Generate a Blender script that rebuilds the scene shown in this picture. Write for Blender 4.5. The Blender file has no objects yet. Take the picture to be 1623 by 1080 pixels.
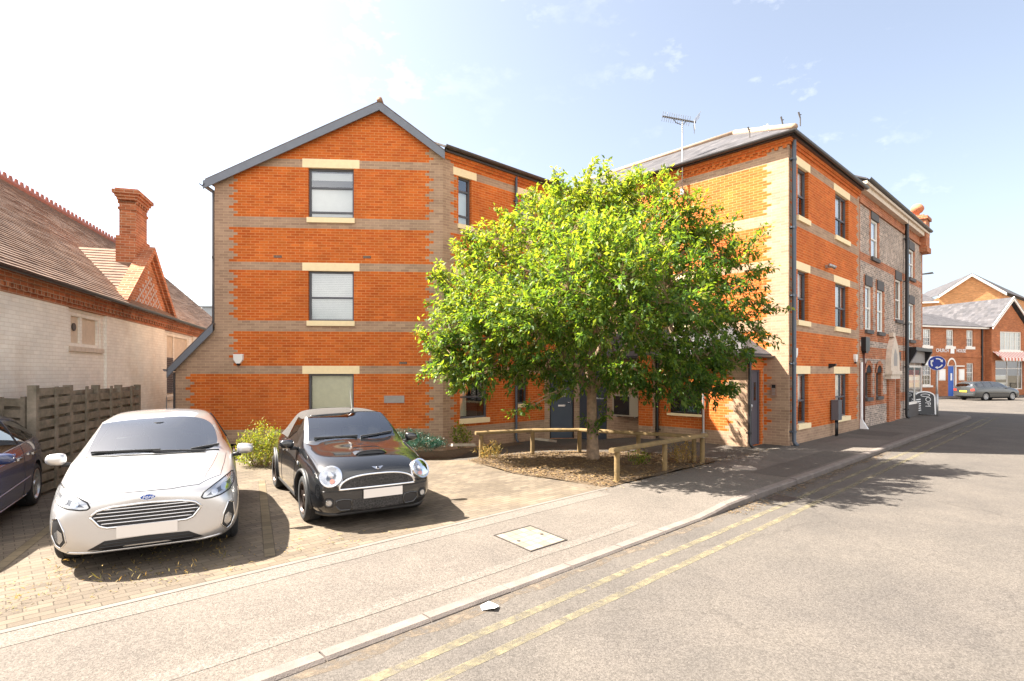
import bpy, bmesh, math, random
import numpy as np
from mathutils import Vector, Matrix
from mathutils.bvhtree import BVHTree
R = math.radians
random.seed(7); rng = np.random.default_rng(7)
scn = bpy.context.scene
COL = scn.collection

# ------------------------------------------------------------------ camera, sky, sun, exposure
cam_d = bpy.data.cameras.new('camera'); cam = bpy.data.objects.new('camera', cam_d); COL.objects.link(cam)
cam.location = (0, 0, 2.0); cam.rotation_euler = (R(90), 0, 0)
cam_d.sensor_width = 36; cam_d.lens = 19.32; cam_d.shift_y = 0.0308
cam_d.clip_start = .05; cam_d.clip_end = 3000
scn.camera = cam
SUN_EL, SUN_AZ = 50.0, (-.985, .17)          # the sun stands to the left and a little behind the houses
w = bpy.data.worlds.new('World'); scn.world = w; w.use_nodes = True
nt = w.node_tree; nt.nodes.clear()
sky = nt.nodes.new('ShaderNodeTexSky'); sky.sky_type = 'NISHITA'; sky.sun_disc = False
sky.sun_elevation = R(SUN_EL); sky.sun_rotation = math.atan2(SUN_AZ[0], SUN_AZ[1])
sky.air_density = 1.0; sky.dust_density = 3.0; sky.ozone_density = 1.0; sky.altitude = 30
tc = nt.nodes.new('ShaderNodeTexCoord')
mp = nt.nodes.new('ShaderNodeMapping'); mp.inputs['Scale'].default_value = (1, 1, 1.8)
nz = nt.nodes.new('ShaderNodeTexNoise'); nz.inputs['Scale'].default_value = 9; nz.inputs['Detail'].default_value = 8; nz.inputs['Roughness'].default_value = .62
nz2 = nt.nodes.new('ShaderNodeTexNoise'); nz2.inputs['Scale'].default_value = 2.2
rp = nt.nodes.new('ShaderNodeValToRGB'); rp.color_ramp.elements[0].position = .57; rp.color_ramp.elements[1].position = .80
rp2 = nt.nodes.new('ShaderNodeValToRGB'); rp2.color_ramp.elements[0].position = .46; rp2.color_ramp.elements[1].position = .62
mul = nt.nodes.new('ShaderNodeMath'); mul.operation = 'MULTIPLY'
mul2 = nt.nodes.new('ShaderNodeMath'); mul2.operation = 'MULTIPLY'; mul2.inputs[1].default_value = .75
mix = nt.nodes.new('ShaderNodeMix'); mix.data_type = 'RGBA'
mix.inputs['B'].default_value = (4.5, 4.5, 4.55, 1)
bg = nt.nodes.new('ShaderNodeBackground'); bg.inputs['Strength'].default_value = .08
wo = nt.nodes.new('ShaderNodeOutputWorld')
L = nt.links.new
L(tc.outputs['Generated'], mp.inputs['Vector']); L(mp.outputs['Vector'], nz.inputs['Vector']); L(tc.outputs['Generated'], nz2.inputs['Vector'])
L(nz.outputs['Fac'], rp.inputs['Fac']); L(nz2.outputs['Fac'], rp2.inputs['Fac'])
L(rp.outputs['Color'], mul.inputs[0]); L(rp2.outputs['Color'], mul.inputs[1]); L(mul.outputs[0], mul2.inputs[0])
hsv = nt.nodes.new('ShaderNodeHueSaturation'); hsv.inputs['Saturation'].default_value = .68; hsv.inputs['Value'].default_value = .72
L(sky.outputs['Color'], hsv.inputs['Color'])
L(mul2.outputs[0], mix.inputs['Factor']); L(hsv.outputs['Color'], mix.inputs['A'])
# added, unseen bright cloud behind the camera, to lift light on shaded facades
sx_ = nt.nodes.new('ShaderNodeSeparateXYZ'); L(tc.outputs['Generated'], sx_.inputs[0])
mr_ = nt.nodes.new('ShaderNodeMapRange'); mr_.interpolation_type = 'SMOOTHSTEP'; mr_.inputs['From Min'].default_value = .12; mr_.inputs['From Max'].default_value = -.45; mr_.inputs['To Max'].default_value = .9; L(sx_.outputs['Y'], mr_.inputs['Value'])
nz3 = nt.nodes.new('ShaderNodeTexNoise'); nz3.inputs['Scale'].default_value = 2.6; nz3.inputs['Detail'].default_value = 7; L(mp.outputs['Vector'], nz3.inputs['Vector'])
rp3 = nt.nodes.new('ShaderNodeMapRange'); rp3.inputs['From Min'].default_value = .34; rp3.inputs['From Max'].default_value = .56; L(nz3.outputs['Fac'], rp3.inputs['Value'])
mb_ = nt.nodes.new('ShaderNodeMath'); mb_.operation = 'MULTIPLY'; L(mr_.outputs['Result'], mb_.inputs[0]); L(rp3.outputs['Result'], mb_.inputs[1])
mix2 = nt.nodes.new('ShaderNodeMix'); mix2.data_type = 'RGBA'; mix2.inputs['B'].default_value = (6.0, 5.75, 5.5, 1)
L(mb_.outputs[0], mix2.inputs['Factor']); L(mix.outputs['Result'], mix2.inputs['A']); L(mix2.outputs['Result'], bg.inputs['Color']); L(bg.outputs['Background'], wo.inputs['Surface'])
sd = bpy.data.lights.new('sun', 'SUN'); sun = bpy.data.objects.new('sun', sd); COL.objects.link(sun)
sd.energy = 4.8; sd.angle = R(.53); sd.color = (1, .93, .82)
ce = math.cos(R(SUN_EL)); sdir = Vector((SUN_AZ[0]*ce, SUN_AZ[1]*ce, math.sin(R(SUN_EL))))
sun.rotation_euler = (-sdir).to_track_quat('-Z', 'Y').to_euler(); sun.location = sdir*60
scn.view_settings.view_transform = 'Standard'; scn.view_settings.look = 'None'
scn.view_settings.exposure = 2.45; scn.view_settings.gamma = 1.0

# ------------------------------------------------------------------ materials
MATS = {}
def newmat(name):
    m = bpy.data.materials.new(name); m.use_nodes = True; MATS[name] = m
    t = m.node_tree; b = t.nodes['Principled BSDF']
    return m, t, b
def rgba(c): return (c[0], c[1], c[2], 1)
def pbr(name, col, rough=.6, metal=0., var=0., scale=6., bump=0., bscale=None, coat=0., spec=.5, col2=None, detail=6):
    m, t, b = newmat(name)
    b.inputs['Roughness'].default_value = rough; b.inputs['Metallic'].default_value = metal
    b.inputs['Coat Weight'].default_value = coat; b.inputs['Coat Roughness'].default_value = .03
    b.inputs['Specular IOR Level'].default_value = spec
    b.inputs['Base Color'].default_value = rgba(col)
    if var or col2 or bump:
        tc = t.nodes.new('ShaderNodeTexCoord')
        n = t.nodes.new('ShaderNodeTexNoise'); n.inputs['Scale'].default_value = scale; n.inputs['Detail'].default_value = detail; n.inputs['Roughness'].default_value = .65
        t.links.new(tc.outputs['Object'], n.inputs['Vector'])
        if var or col2:
            r = t.nodes.new('ShaderNodeValToRGB'); r.color_ramp.elements[0].position = .32; r.color_ramp.elements[1].position = .68
            c2 = col2 or tuple(min(1, c*(1+var)) for c in col); c1 = col if col2 else tuple(c*(1-var) for c in col)
            r.color_ramp.elements[0].color = rgba(c1); r.color_ramp.elements[1].color = rgba(c2)
            t.links.new(n.outputs['Fac'], r.inputs['Fac']); t.links.new(r.outputs['Color'], b.inputs['Base Color'])
        if bump:
            n2 = t.nodes.new('ShaderNodeTexNoise'); n2.inputs['Scale'].default_value = bscale or scale*4; n2.inputs['Detail'].default_value = 5
            t.links.new(tc.outputs['Object'], n2.inputs['Vector'])
            bp = t.nodes.new('ShaderNodeBump'); bp.inputs['Strength'].default_value = bump; bp.inputs['Distance'].default_value = .01
            t.links.new(n2.outputs['Fac'], bp.inputs['Height']); t.links.new(bp.outputs['Normal'], b.inputs['Normal'])
    return m
def brickmat(name, c1, c2, mortar, bw=.245, rh=.075, ms=.006, offset=.5, rough=.85, var=.25, bump=.35, vscale=1.3, coord='UV', squash=1.0, stain=None, bias=0., btone=.22):
    m, t, b = newmat(name); N = t.nodes.new; K = t.links.new
    b.inputs['Roughness'].default_value = rough; b.inputs['Specular IOR Level'].default_value = .2
    tc = N('ShaderNodeTexCoord'); br = N('ShaderNodeTexBrick')
    br.inputs['Scale'].default_value = 1; br.inputs['Brick Width'].default_value = bw; br.inputs['Row Height'].default_value = rh
    br.inputs['Mortar Size'].default_value = ms; br.inputs['Mortar Smooth'].default_value = .15; br.offset = offset; br.inputs['Bias'].default_value = bias
    br.inputs['Color1'].default_value = rgba(c1); br.inputs['Color2'].default_value = rgba(c2); br.inputs['Mortar'].default_value = rgba(mortar)
    K(tc.outputs[coord], br.inputs['Vector'])
    n = N('ShaderNodeTexNoise'); n.inputs['Scale'].default_value = vscale; n.inputs['Detail'].default_value = 7; n.inputs['Roughness'].default_value = .7
    K(tc.outputs['Object'], n.inputs['Vector'])
    mr = N('ShaderNodeMapRange'); mr.inputs['From Min'].default_value = .3; mr.inputs['From Max'].default_value = .7
    mr.inputs['To Min'].default_value = 1-var; mr.inputs['To Max'].default_value = 1+var*.6; K(n.outputs['Fac'], mr.inputs['Value'])
    mx = N('ShaderNodeVectorMath'); mx.operation = 'SCALE'; K(br.outputs['Color'], mx.inputs[0]); K(mr.outputs['Result'], mx.inputs['Scale'])
    # every brick takes its own tone from its row and column
    if coord == 'UV' and bw < 1:
        sp = N('ShaderNodeSeparateXYZ'); K(tc.outputs[coord], sp.inputs[0])
        def mth(op, a, b=None):
            q = N('ShaderNodeMath'); q.operation = op
            for i, x in enumerate((a, b)):
                if x is None: continue
                if isinstance(x, (int, float)): q.inputs[i].default_value = x
                else: K(x, q.inputs[i])
            return q.outputs[0]
        row = mth('FLOOR', mth('DIVIDE', sp.outputs['Y'], rh)); par = mth('SUBTRACT', 1, mth('FLOORED_MODULO', row, 2))
        col_ = mth('FLOOR', mth('ADD', mth('DIVIDE', sp.outputs['X'], bw), mth('MULTIPLY', par, offset)))
        cb = N('ShaderNodeCombineXYZ'); K(col_, cb.inputs[0]); K(row, cb.inputs[1])
        wn = N('ShaderNodeTexWhiteNoise'); wn.noise_dimensions = '2D'; K(cb.outputs[0], wn.inputs['Vector'])
        m3 = N('ShaderNodeMapRange'); m3.inputs['To Min'].default_value = 1-btone; m3.inputs['To Max'].default_value = 1+btone*.7; K(wn.outputs['Value'], m3.inputs['Value'])
        fm = N('ShaderNodeMix'); fm.data_type = 'FLOAT'; K(br.outputs['Fac'], fm.inputs['Factor']); K(m3.outputs['Result'], fm.inputs['A']); fm.inputs['B'].default_value = 1.0
        mx2 = N('ShaderNodeVectorMath'); mx2.operation = 'SCALE'; K(mx.outputs['Vector'], mx2.inputs[0]); K(fm.outputs['Result'], mx2.inputs['Scale']); mx = mx2
    out = mx.outputs['Vector']
    if stain:
        n3 = N('ShaderNodeTexNoise'); n3.inputs['Scale'].default_value = .55; n3.inputs['Detail'].default_value = 8; n3.inputs['Roughness'].default_value = .7
        K(tc.outputs['Object'], n3.inputs['Vector'])
        r3 = N('ShaderNodeValToRGB'); r3.color_ramp.elements[0].position = .5; r3.color_ramp.elements[1].position = .72
        K(n3.outputs['Fac'], r3.inputs['Fac'])
        ms3 = N('ShaderNodeMath'); ms3.operation = 'MULTIPLY'; ms3.inputs[1].default_value = stain[3]; K(r3.outputs['Color'], ms3.inputs[0])
        mm = N('ShaderNodeMix'); mm.data_type = 'RGBA'; mm.inputs['B'].default_value = rgba(stain)
        K(ms3.outputs[0], mm.inputs['Factor']); K(out, mm.inputs['A']); out = mm.outputs['Result']
    K(out, b.inputs['Base Color'])
    n2 = N('ShaderNodeTexNoise'); n2.inputs['Scale'].default_value = 60; n2.inputs['Detail'].default_value = 3; K(tc.outputs['Object'], n2.inputs['Vector'])
    ad = N('ShaderNodeMath'); ad.operation = 'MULTIPLY_ADD'; ad.inputs[1].default_value = -1.0; K(br.outputs['Fac'], ad.inputs[0])
    sc_ = N('ShaderNodeMath'); sc_.operation = 'MULTIPLY'; sc_.inputs[1].default_value = .5; K(n2.outputs['Fac'], sc_.inputs[0]); K(sc_.outputs[0], ad.inputs[2])
    bp = N('ShaderNodeBump'); bp.inputs['Strength'].default_value = bump; bp.inputs['Distance'].default_value = .008
    K(ad.outputs[0], bp.inputs['Height']); K(bp.outputs['Normal'], b.inputs['Normal'])
    return m
def glassmat(name, tint=(.6, .7, .7), refl=.12, rough=.0, body=None):
    m, t, b = newmat(name); N = t.nodes.new; K = t.links.new
    t.nodes.remove(b); out = t.nodes['Material Output']
    tr = N('ShaderNodeBsdfTransparent'); tr.inputs['Color'].default_value = rgba(tint)
    gl = N('ShaderNodeBsdfGlossy'); gl.inputs['Roughness'].default_value = rough; gl.inputs['Color'].default_value = (.95, .97, 1, 1)
    lw = N('ShaderNodeFresnel'); lw.inputs['IOR'].default_value = 1.5
    ma = N('ShaderNodeMath'); ma.operation = 'ADD'; ma.inputs[1].default_value = refl; ma.use_clamp = True; K(lw.outputs[0], ma.inputs[0])
    mx = N('ShaderNodeMixShader'); K(ma.outputs[0], mx.inputs[0]); K(tr.outputs[0], mx.inputs[1]); K(gl.outputs[0], mx.inputs[2])
    K(mx.outputs[0], out.inputs['Surface'])
    return m
def leafmat(name, cols, trans=.45, rough=.38):
    m, t, b = newmat(name); N = t.nodes.new; K = t.links.new; out = t.nodes['Material Output']
    at = N('ShaderNodeAttribute'); at.attribute_name = 'tone'
    r = N('ShaderNodeValToRGB')
    e = r.color_ramp.elements
    e[0].position = 0; e[0].color = rgba(cols[0]); e[1].position = 1; e[1].color = rgba(cols[-1])
    for i, c in enumerate(cols[1:-1]):
        x = e.new((i+1)/(len(cols)-1)); x.color = rgba(c)
    K(at.outputs['Fac'], r.inputs['Fac']); K(r.outputs['Color'], b.inputs['Base Color'])
    b.inputs['Roughness'].default_value = rough; b.inputs['Specular IOR Level'].default_value = .35
    tl = N('ShaderNodeBsdfTranslucent')
    hs = N('ShaderNodeHueSaturation'); hs.inputs['Value'].default_value = 1.7; hs.inputs['Saturation'].default_value = 1.15; hs.inputs['Hue'].default_value = .478
    K(r.outputs['Color'], hs.inputs['Color']); K(hs.outputs['Color'], tl.inputs['Color'])
    mx = N('ShaderNodeMixShader'); mx.inputs[0].default_value = trans
    K(b.outputs[0], mx.inputs[1]); K(tl.outputs[0], mx.inputs[2]); K(mx.outputs[0], out.inputs['Surface'])
    return m
M_RED = brickmat('red_brick', (.49, .095, .016), (.58, .14, .024), (.60, .255, .09), ms=.008, btone=.12, var=.2, stain=(.42, .10, .03, .4))
M_GREY = brickmat('grey_brick', (.34, .22, .15), (.41, .275, .185), (.50, .35, .23), btone=.12, var=.18)
M_OLDRED = brickmat('old_red_brick', (.36, .105, .045), (.45, .16, .07), (.48, .33, .22), bw=.23, var=.3, stain=(.16, .08, .05, .4))
M_FLINT = brickmat('grey_header_brick', (.18, .155, .145), (.47, .36, .29), (.60, .49, .40), bw=.115, ms=.008, btone=.4, var=.3)
M_FARRED = brickmat('far_red_brick', (.36, .11, .045), (.44, .15, .06), (.45, .27, .16), var=.2)
M_FARORANGE = brickmat('far_orange_brick', (.55, .25, .10), (.60, .29, .12), (.55, .36, .2), var=.12)
M_WHITEBRICK = brickmat('white_painted_brick', (.84, .78, .69), (.86, .80, .71), (.74, .66, .56), btone=.05, bw=.23, ms=.005, var=.12, bump=.6, stain=(.55, .36, .22, .35))
M_STONE = pbr('cream_stone', (.86, .70, .43), .85, var=.05, scale=9, bump=.15)
M_WSTONE = pbr('pale_stone', (.62, .52, .42), .85, var=.15, scale=7, bump=.2)
M_DSTONE = pbr('dark_grey_paint', (.085, .075, .07), .7, var=.15)
M_FRAME = pbr('grey_window_frame', (.085, .09, .105), .45, var=.06, scale=3)
M_WFRAME = pbr('white_window_frame', (.78, .74, .68), .45, var=.05)
M_BARGE = pbr('grey_painted_board', (.155, .172, .205), .5, var=.08, scale=4)
M_GUTTER = pbr('dark_gutter', (.065, .06, .062), .4, var=.1)
M_PIPE = pbr('slate_blue_pipe', (.07, .085, .11), .42, var=.1)
M_BLACK = pbr('black_paint', (.012, .012, .014), .35)
M_PLASTIC = pbr('black_plastic', (.022, .022, .023), .55, var=.1, scale=20)
M_RUBBER = pbr('tyre_rubber', (.018, .018, .019), .8, var=.2, scale=15)
M_CHROME = pbr('chrome', (.78, .78, .79), .12, metal=1)
M_STEEL = pbr('galvanised_steel', (.42, .42, .42), .42, metal=.7, var=.12, scale=10)
M_ALLOY = pbr('alloy_wheel', (.55, .54, .52), .3, metal=.8)
M_WHITE = pbr('white_plastic', (.78, .76, .72), .4, var=.03)
M_PLATE = pbr('blank_plate', (.72, .66, .60), .5)
M_YPLATE = pbr('yellow_plate', (.75, .55, .04), .45)
M_DOOR = pbr('slate_blue_door', (.052, .065, .09), .42, var=.06, scale=3)
M_PDOOR = pbr('purple_grey_door', (.085, .085, .105), .42, var=.06, scale=3)
M_BLIND_SKY = pbr('white_blind_or_reflection', (.86, .85, .82), .8, var=.03)  # real blinds, and sky reflections painted behind the street panes
M_CURTAIN = pbr('pale_blind', (.86, .80, .60), .85, var=.06)
M_SLAT = pbr('slatted_blind', (.84, .83, .79), .8, var=.04)
M_DARKROOM = pbr('dark_room', (.018, .02, .022), .9)
M_GLASS = glassmat('window_glass', (.90, .94, .94), .16)
M_DULLGLASS = glassmat('dull_window_glass', (.92, .95, .94), .0, rough=.35)
M_CARGLASS = glassmat('car_glass', (.80, .88, .87), .15)
M_SIDEGLASS = glassmat('car_side_glass', (.35, .38, .38), .12)
M_RED_PAINT = pbr('red_notice', (.55, .02, .02), .5)
M_BLUE = pbr('sign_blue', (.005, .03, .30), .35)
M_BLUEDOOR = pbr('blue_door', (.01, .09, .42), .4)
M_WSIGN = pbr('sign_white', (.80, .80, .80), .4)
M_ORANGE = pbr('orange_lamp', (.7, .12, .02), .3)
M_GREYWALL = pbr('grey_wall_plate', (.30, .27, .25), .5, var=.12)
M_BARK = pbr('bark', (.30, .20, .125), .9, col2=(.15, .105, .07), scale=9, bump=.9, bscale=30)
M_TWIG = pbr('twig', (.26, .17, .10), .9)
M_WOOD = pbr('weathered_timber', (.23, .15, .06), .85, col2=(.13, .09, .04), scale=7, bump=.4, bscale=25)
M_GREYWOOD = pbr('grey_fence_timber', (.25, .20, .15), .9, col2=(.11, .095, .065), scale=5, bump=.5, bscale=22)
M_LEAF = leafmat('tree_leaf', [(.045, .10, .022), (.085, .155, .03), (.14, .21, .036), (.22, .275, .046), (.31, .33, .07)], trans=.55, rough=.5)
M_SHRUB = leafmat('yellow_shrub_leaf', [(.07, .13, .02), (.14, .19, .03), (.22, .24, .04), (.28, .25, .07)])
M_JUNIPER = leafmat('juniper_leaf', [(.012, .05, .035), (.02, .075, .05), (.035, .10, .065)], trans=.2)
M_LITTER = leafmat('dry_leaf', [(.045, .026, .012), (.10, .06, .025), (.18, .11, .045), (.28, .19, .085)], trans=.1, rough=.8)
M_DRYGRASS = leafmat('dry_grass', [(.14, .13, .03), (.28, .20, .06), (.38, .25, .07)], trans=.3, rough=.7)

# ------------------------------------------------------------------ mesh helpers
def V(*a): return Vector(a)
class MB:
    def __init__(s, off=(0, 0, 0)):
        s.v = []; s.f = []; s.m = []; s.uv = []; s.off = Vector(off)
    def face(s, pts, mat=0, uv=None):
        i = len(s.v); s.v += [Vector(p)-s.off for p in pts]; s.f.append(tuple(range(i, i+len(pts)))); s.m.append(mat)
        if uv is None:
            a = Vector(pts[1])-Vector(pts[0]); nrm = a.cross(Vector(pts[-1])-Vector(pts[0])); nrm = nrm.normalized() if nrm.length > 1e-9 else V(0, 0, 1)
            if abs(nrm.z) > .9: uv = [(p[0], p[1]) for p in pts]
            else:
                h = V(-nrm.y, nrm.x, 0).normalized(); uv = [(Vector(p).dot(h), p[2]) for p in pts]
        s.uv.append(uv)
    def grid(s, ring0, ring1, mat=0, close=False):
        n = len(ring0)
        for i in range(n if close else n-1):
            j = (i+1) % n; s.face([ring0[i], ring0[j], ring1[j], ring1[i]], mat)
    def hexa(s, c, mat=0):       # 8 corners: bottom 0-3, top 4-7
        for q in ((0, 3, 2, 1), (4, 5, 6, 7), (0, 1, 5, 4), (1, 2, 6, 5), (2, 3, 7, 6), (3, 0, 4, 7)): s.face([c[k] for k in q], mat)
    def box(s, x0, x1, y0, y1, z0, z1, mat=0):
        s.hexa([(x0, y0, z0), (x1, y0, z0), (x1, y1, z0), (x0, y1, z0), (x0, y0, z1), (x1, y0, z1), (x1, y1, z1), (x0, y1, z1)], mat)
    def fbox(s, F, s0, s1, z0, z1, o0, o1, mat=0):   # box on a wall frame, o = outwards
        s.hexa([F(s0, z0, o1), F(s1, z0, o1), F(s1, z0, o0), F(s0, z0, o0), F(s0, z1, o1), F(s1, z1, o1), F(s1, z1, o0), F(s0, z1, o0)], mat)
    def bar(s, a, b, w, h, mat=0, up=(0, 0, 1)):
        a = Vector(a); b = Vector(b); d = (b-a).normalized(); u = Vector(up)
        if abs(d.dot(u)) > .98: u = V(0, 1, 0)
        x = d.cross(u).normalized()*w/2; y = x.cross(d).normalized()*h/2
        r0 = [a-x-y, a+x-y, a+x+y, a-x+y]; r1 = [p+(b-a) for p in r0]
        s.grid(r0, r1, mat, True); s.face(r0[::-1], mat); s.face(r1, mat)
    def tube(s, pts, r, n=8, mat=0, cap=True):
        pts = [Vector(p) for p in pts]; rs = r if isinstance(r, (list, tuple)) else [r]*len(pts)
        rings = []; up = V(0, 0, 1)
        for i, p in enumerate(pts):
            d = (pts[min(i+1, len(pts)-1)]-pts[max(i-1, 0)]).normalized()
            if abs(d.dot(up)) > .95: up = V(1, 0, 0) if abs(d.x) < .9 else V(0, 1, 0)
            x = d.cross(up).normalized(); y = x.cross(d).normalized(); up = y
            rings.append([p+(x*math.cos(2*math.pi*k/n)+y*math.sin(2*math.pi*k/n))*rs[i] for k in range(n)])
        for a, b in zip(rings, rings[1:]): s.grid(a, b, mat, True)
        if cap: s.face(rings[0][::-1], mat); s.face(rings[-1], mat)
    def lathe(s, prof, n=24, axis='z', o=(0, 0, 0), mat=0, a0=0, a1=2*math.pi):
        o = Vector(o); rings = []
        full = abs(a1-a0-2*math.pi) < 1e-6
        for k in range(n if full else n+1):
            a = a0+(a1-a0)*k/n; c, d = math.cos(a), math.sin(a)
            if axis == 'z': rings.append([o+V(r*c, r*d, h) for r, h in prof])
            elif axis == 'y': rings.append([o+V(r*c, h, r*d) for r, h in prof])
            else: rings.append([o+V(h, r*c, r*d) for r, h in prof])
        m = len(rings)
        for k in range(m if full else m-1): s.grid(rings[k], rings[(k+1) % m], mat)
    def build(s, name, mats, parent=None, smooth=False, angle=None):
        me = bpy.data.meshes.new(name); me.from_pydata([tuple(p) for p in s.v], [], s.f)
        if not isinstance(mats, (list, tuple)): mats = [mats]
        for x in mats: me.materials.append(x)
        me.polygons.foreach_set('material_index', s.m)
        ul = me.uv_layers.new(name='UVMap'); flat = [c for f in s.uv for p in f for c in p]; ul.data.foreach_set('uv', flat)
        if smooth:
            bm = bmesh.new(); bm.from_mesh(me); bmesh.ops.remove_doubles(bm, verts=bm.verts, dist=1e-5); bm.to_mesh(me); bm.free()
            me.polygons.foreach_set('use_smooth', [True]*len(me.polygons))
            if angle: me.set_sharp_from_angle(angle=R(angle))
        me.update()
        return link(name, me, parent)
def link(name, me, parent=None):
    o = bpy.data.objects.new(name, me); COL.objects.link(o)
    if parent: o.parent = parent
    return o
def thing(name, label, cat, loc=(0, 0, 0), rotz=0, group=None):
    o = bpy.data.objects.new(name, None); COL.objects.link(o); o.location = loc; o.rotation_euler = (0, 0, rotz); o.empty_display_size = .3
    return tag(o, label, cat, group)
def tag(o, label, cat, group=None, kind=None):
    o['label'] = label; o['category'] = cat
    if group: o['group'] = group
    if kind: o['kind'] = kind
    return o
def structure(o): o['kind'] = 'structure'; return o
class Frame:                                     # a vertical wall plane: origin, direction left-to-right, outward normal
    def __init__(s, o, d, n=None):
        s.o = Vector((o[0], o[1], 0)); s.d = Vector((d[0], d[1], 0)).normalized(); s.n = Vector((s.d.y, -s.d.x, 0))
    def __call__(s, a, z, out=0): return s.o+s.d*a+s.n*out+V(0, 0, z)
    @property
    def ang(s): return math.atan2(s.d.y, s.d.x)
def clip(poly, hp):                              # keep a*s+b*z <= c
    a, b, c = hp; out = []
    for i in range(len(poly)):
        p, q = poly[i], poly[(i+1) % len(poly)]; dp = a*p[0]+b*p[1]-c; dq = a*q[0]+b*q[1]-c
        if dp <= 0: out.append(p)
        if dp*dq < 0:
            t = dp/(dp-dq); out.append((p[0]+(q[0]-p[0])*t, p[1]+(q[1]-p[1])*t))
    return out
def wall(mb, F, s0, s1, z0, z1, zone, openings=(), clips=(), reveal=.1, rmat=0, course=.075, out=0., step=None):
    zs = {z0, z1}
    k = math.ceil(z0/course)
    while k*course < z1-1e-6: zs.add(round(k*course, 5)); k += 1
    for o in openings: zs.update((o[2], o[3]))
    zs = sorted(z for z in zs if z0-1e-6 <= z <= z1+1e-6); zs = [z for i, z in enumerate(zs) if i == 0 or z-zs[i-1] > 1e-4]
    for za, zb in zip(zs, zs[1:]):
        zm = (za+zb)/2; segs = zone(zm); cuts = {s0, s1}
        cuts.update(e for e, _ in segs if s0 < e < s1)
        for o in openings: cuts.update(c for c in o[:2] if s0 < c < s1)
        cs = sorted(cuts)
        for a, b in zip(cs, cs[1:]):
            if b-a < 1e-5: continue
            sm = (a+b)/2
            if any(o[0] < sm < o[1] and o[2] < zm < o[3] for o in openings): continue
            mat = next((m for e, m in segs if sm <= e), segs[-1][1])
            poly = [(a, za), (b, za), (b, zb), (a, zb)]
            for h in clips:
                poly = clip(poly, h)
                if len(poly) < 3: break
            if len(poly) >= 3: mb.face([F(p[0], p[1], out) for p in poly], mat, uv=poly)
    for o in openings:
        a, b, c, d = o[:4]; r = out-reveal
        for (p, q, e, f) in ((a, a, c, d), (b, b, c, d)):
            mb.face([F(p, e, out), F(p, e, r), F(p, f, r), F(p, f, out)], rmat, uv=[(0, e), (reveal, e), (reveal, f), (0, f)])
        for z in (c, d): mb.face([F(a, z, out), F(b, z, out), F(b, z, r), F(a, z, r)], rmat)
def teeth(z, course=.075, base=.27, st=(0, .125, .235, .125)):
    return base+st[int(math.floor(z/course+1e-6)) % 4]
def text(s, size, loc, rotm, ext=.004, mat=None, parent=None, name='lettering', align='CENTER', shear=0, sx=1.0):
    cu = bpy.data.curves.new(name, 'FONT'); cu.body = s; cu.size = size; cu.extrude = ext; cu.align_x = align; cu.align_y = 'CENTER'; cu.shear = shear
    cu.resolution_u = 3
    o = bpy.data.objects.new(name, cu); COL.objects.link(o)
    dg = bpy.context.evaluated_depsgraph_get(); me = bpy.data.meshes.new_from_object(o.evaluated_get(dg))
    bpy.data.objects.remove(o); bpy.data.curves.remove(cu)
    me.transform(Matrix.Translation(loc) @ rotm @ Matrix.Diagonal((sx, 1, 1, 1)))
    me.materials.clear(); me.materials.append(mat)
    return link(name, me, parent)
def face_rot(d, n):                              # text basis: x along d, y up, z along n
    d = Vector(d).normalized(); n = Vector(n).normalized(); u = n.cross(d)
    return Matrix((d, u, n)).transposed().to_4x4()
def leaves(name, shoots, nl, ln, wd, mat, parent=None, off=(0, 0, 0), length=.4, droop=.5, tone=None, spread=1.0, tj=.22):
    n = len(shoots); P = np.repeat(np.array([s[0] for s in shoots]), nl, 0); D = np.repeat(np.array([s[1] for s in shoots]), nl, 0)
    T = np.repeat(np.array([s[2] for s in shoots]), nl); N = len(P)
    t = rng.random(N)[:, None]; rd = rng.normal(size=(N, 3))*spread
    base = P+D*length*(t-.3)+rng.normal(size=(N, 3))*.035
    d = D*.55+rd*.6; d[:, 2] -= droop*rng.random(N); d /= np.linalg.norm(d, axis=1)[:, None]+1e-9
    up = np.tile([0, 0, 1.], (N, 1))+rng.normal(size=(N, 3))*.45
    sd_ = np.cross(d, up); sd_ /= np.linalg.norm(sd_, axis=1)[:, None]+1e-9
    nr = np.cross(sd_, d)
    sc = (.65+.6*rng.random(N))[:, None]
    tip = base+d*ln*sc; mid = base+d*ln*sc*.45+nr*ln*.06*sc
    a = mid+sd_*wd*.5*sc; b = mid-sd_*wd*.5*sc
    v = np.stack([base, a, tip, b], 1).reshape(-1, 3)-np.array(off)
    me = bpy.data.meshes.new(name)
    me.vertices.add(len(v)); me.vertices.foreach_set('co', v.astype(np.float32).ravel())
    me.loops.add(N*4); me.loops.foreach_set('vertex_index', np.arange(N*4, dtype=np.int32))
    me.polygons.add(N); me.polygons.foreach_set('loop_start', np.arange(0, N*4, 4, dtype=np.int32))
    me.materials.append(mat); me.update(calc_edges=True); me.validate()
    at = me.attributes.new('tone', 'FLOAT', 'FACE'); tv = np.clip(T+rng.normal(size=N)*tj, 0, 1).astype(np.float32)
    at.data.foreach_set('value', tv)
    return link(name, me, parent)

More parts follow.
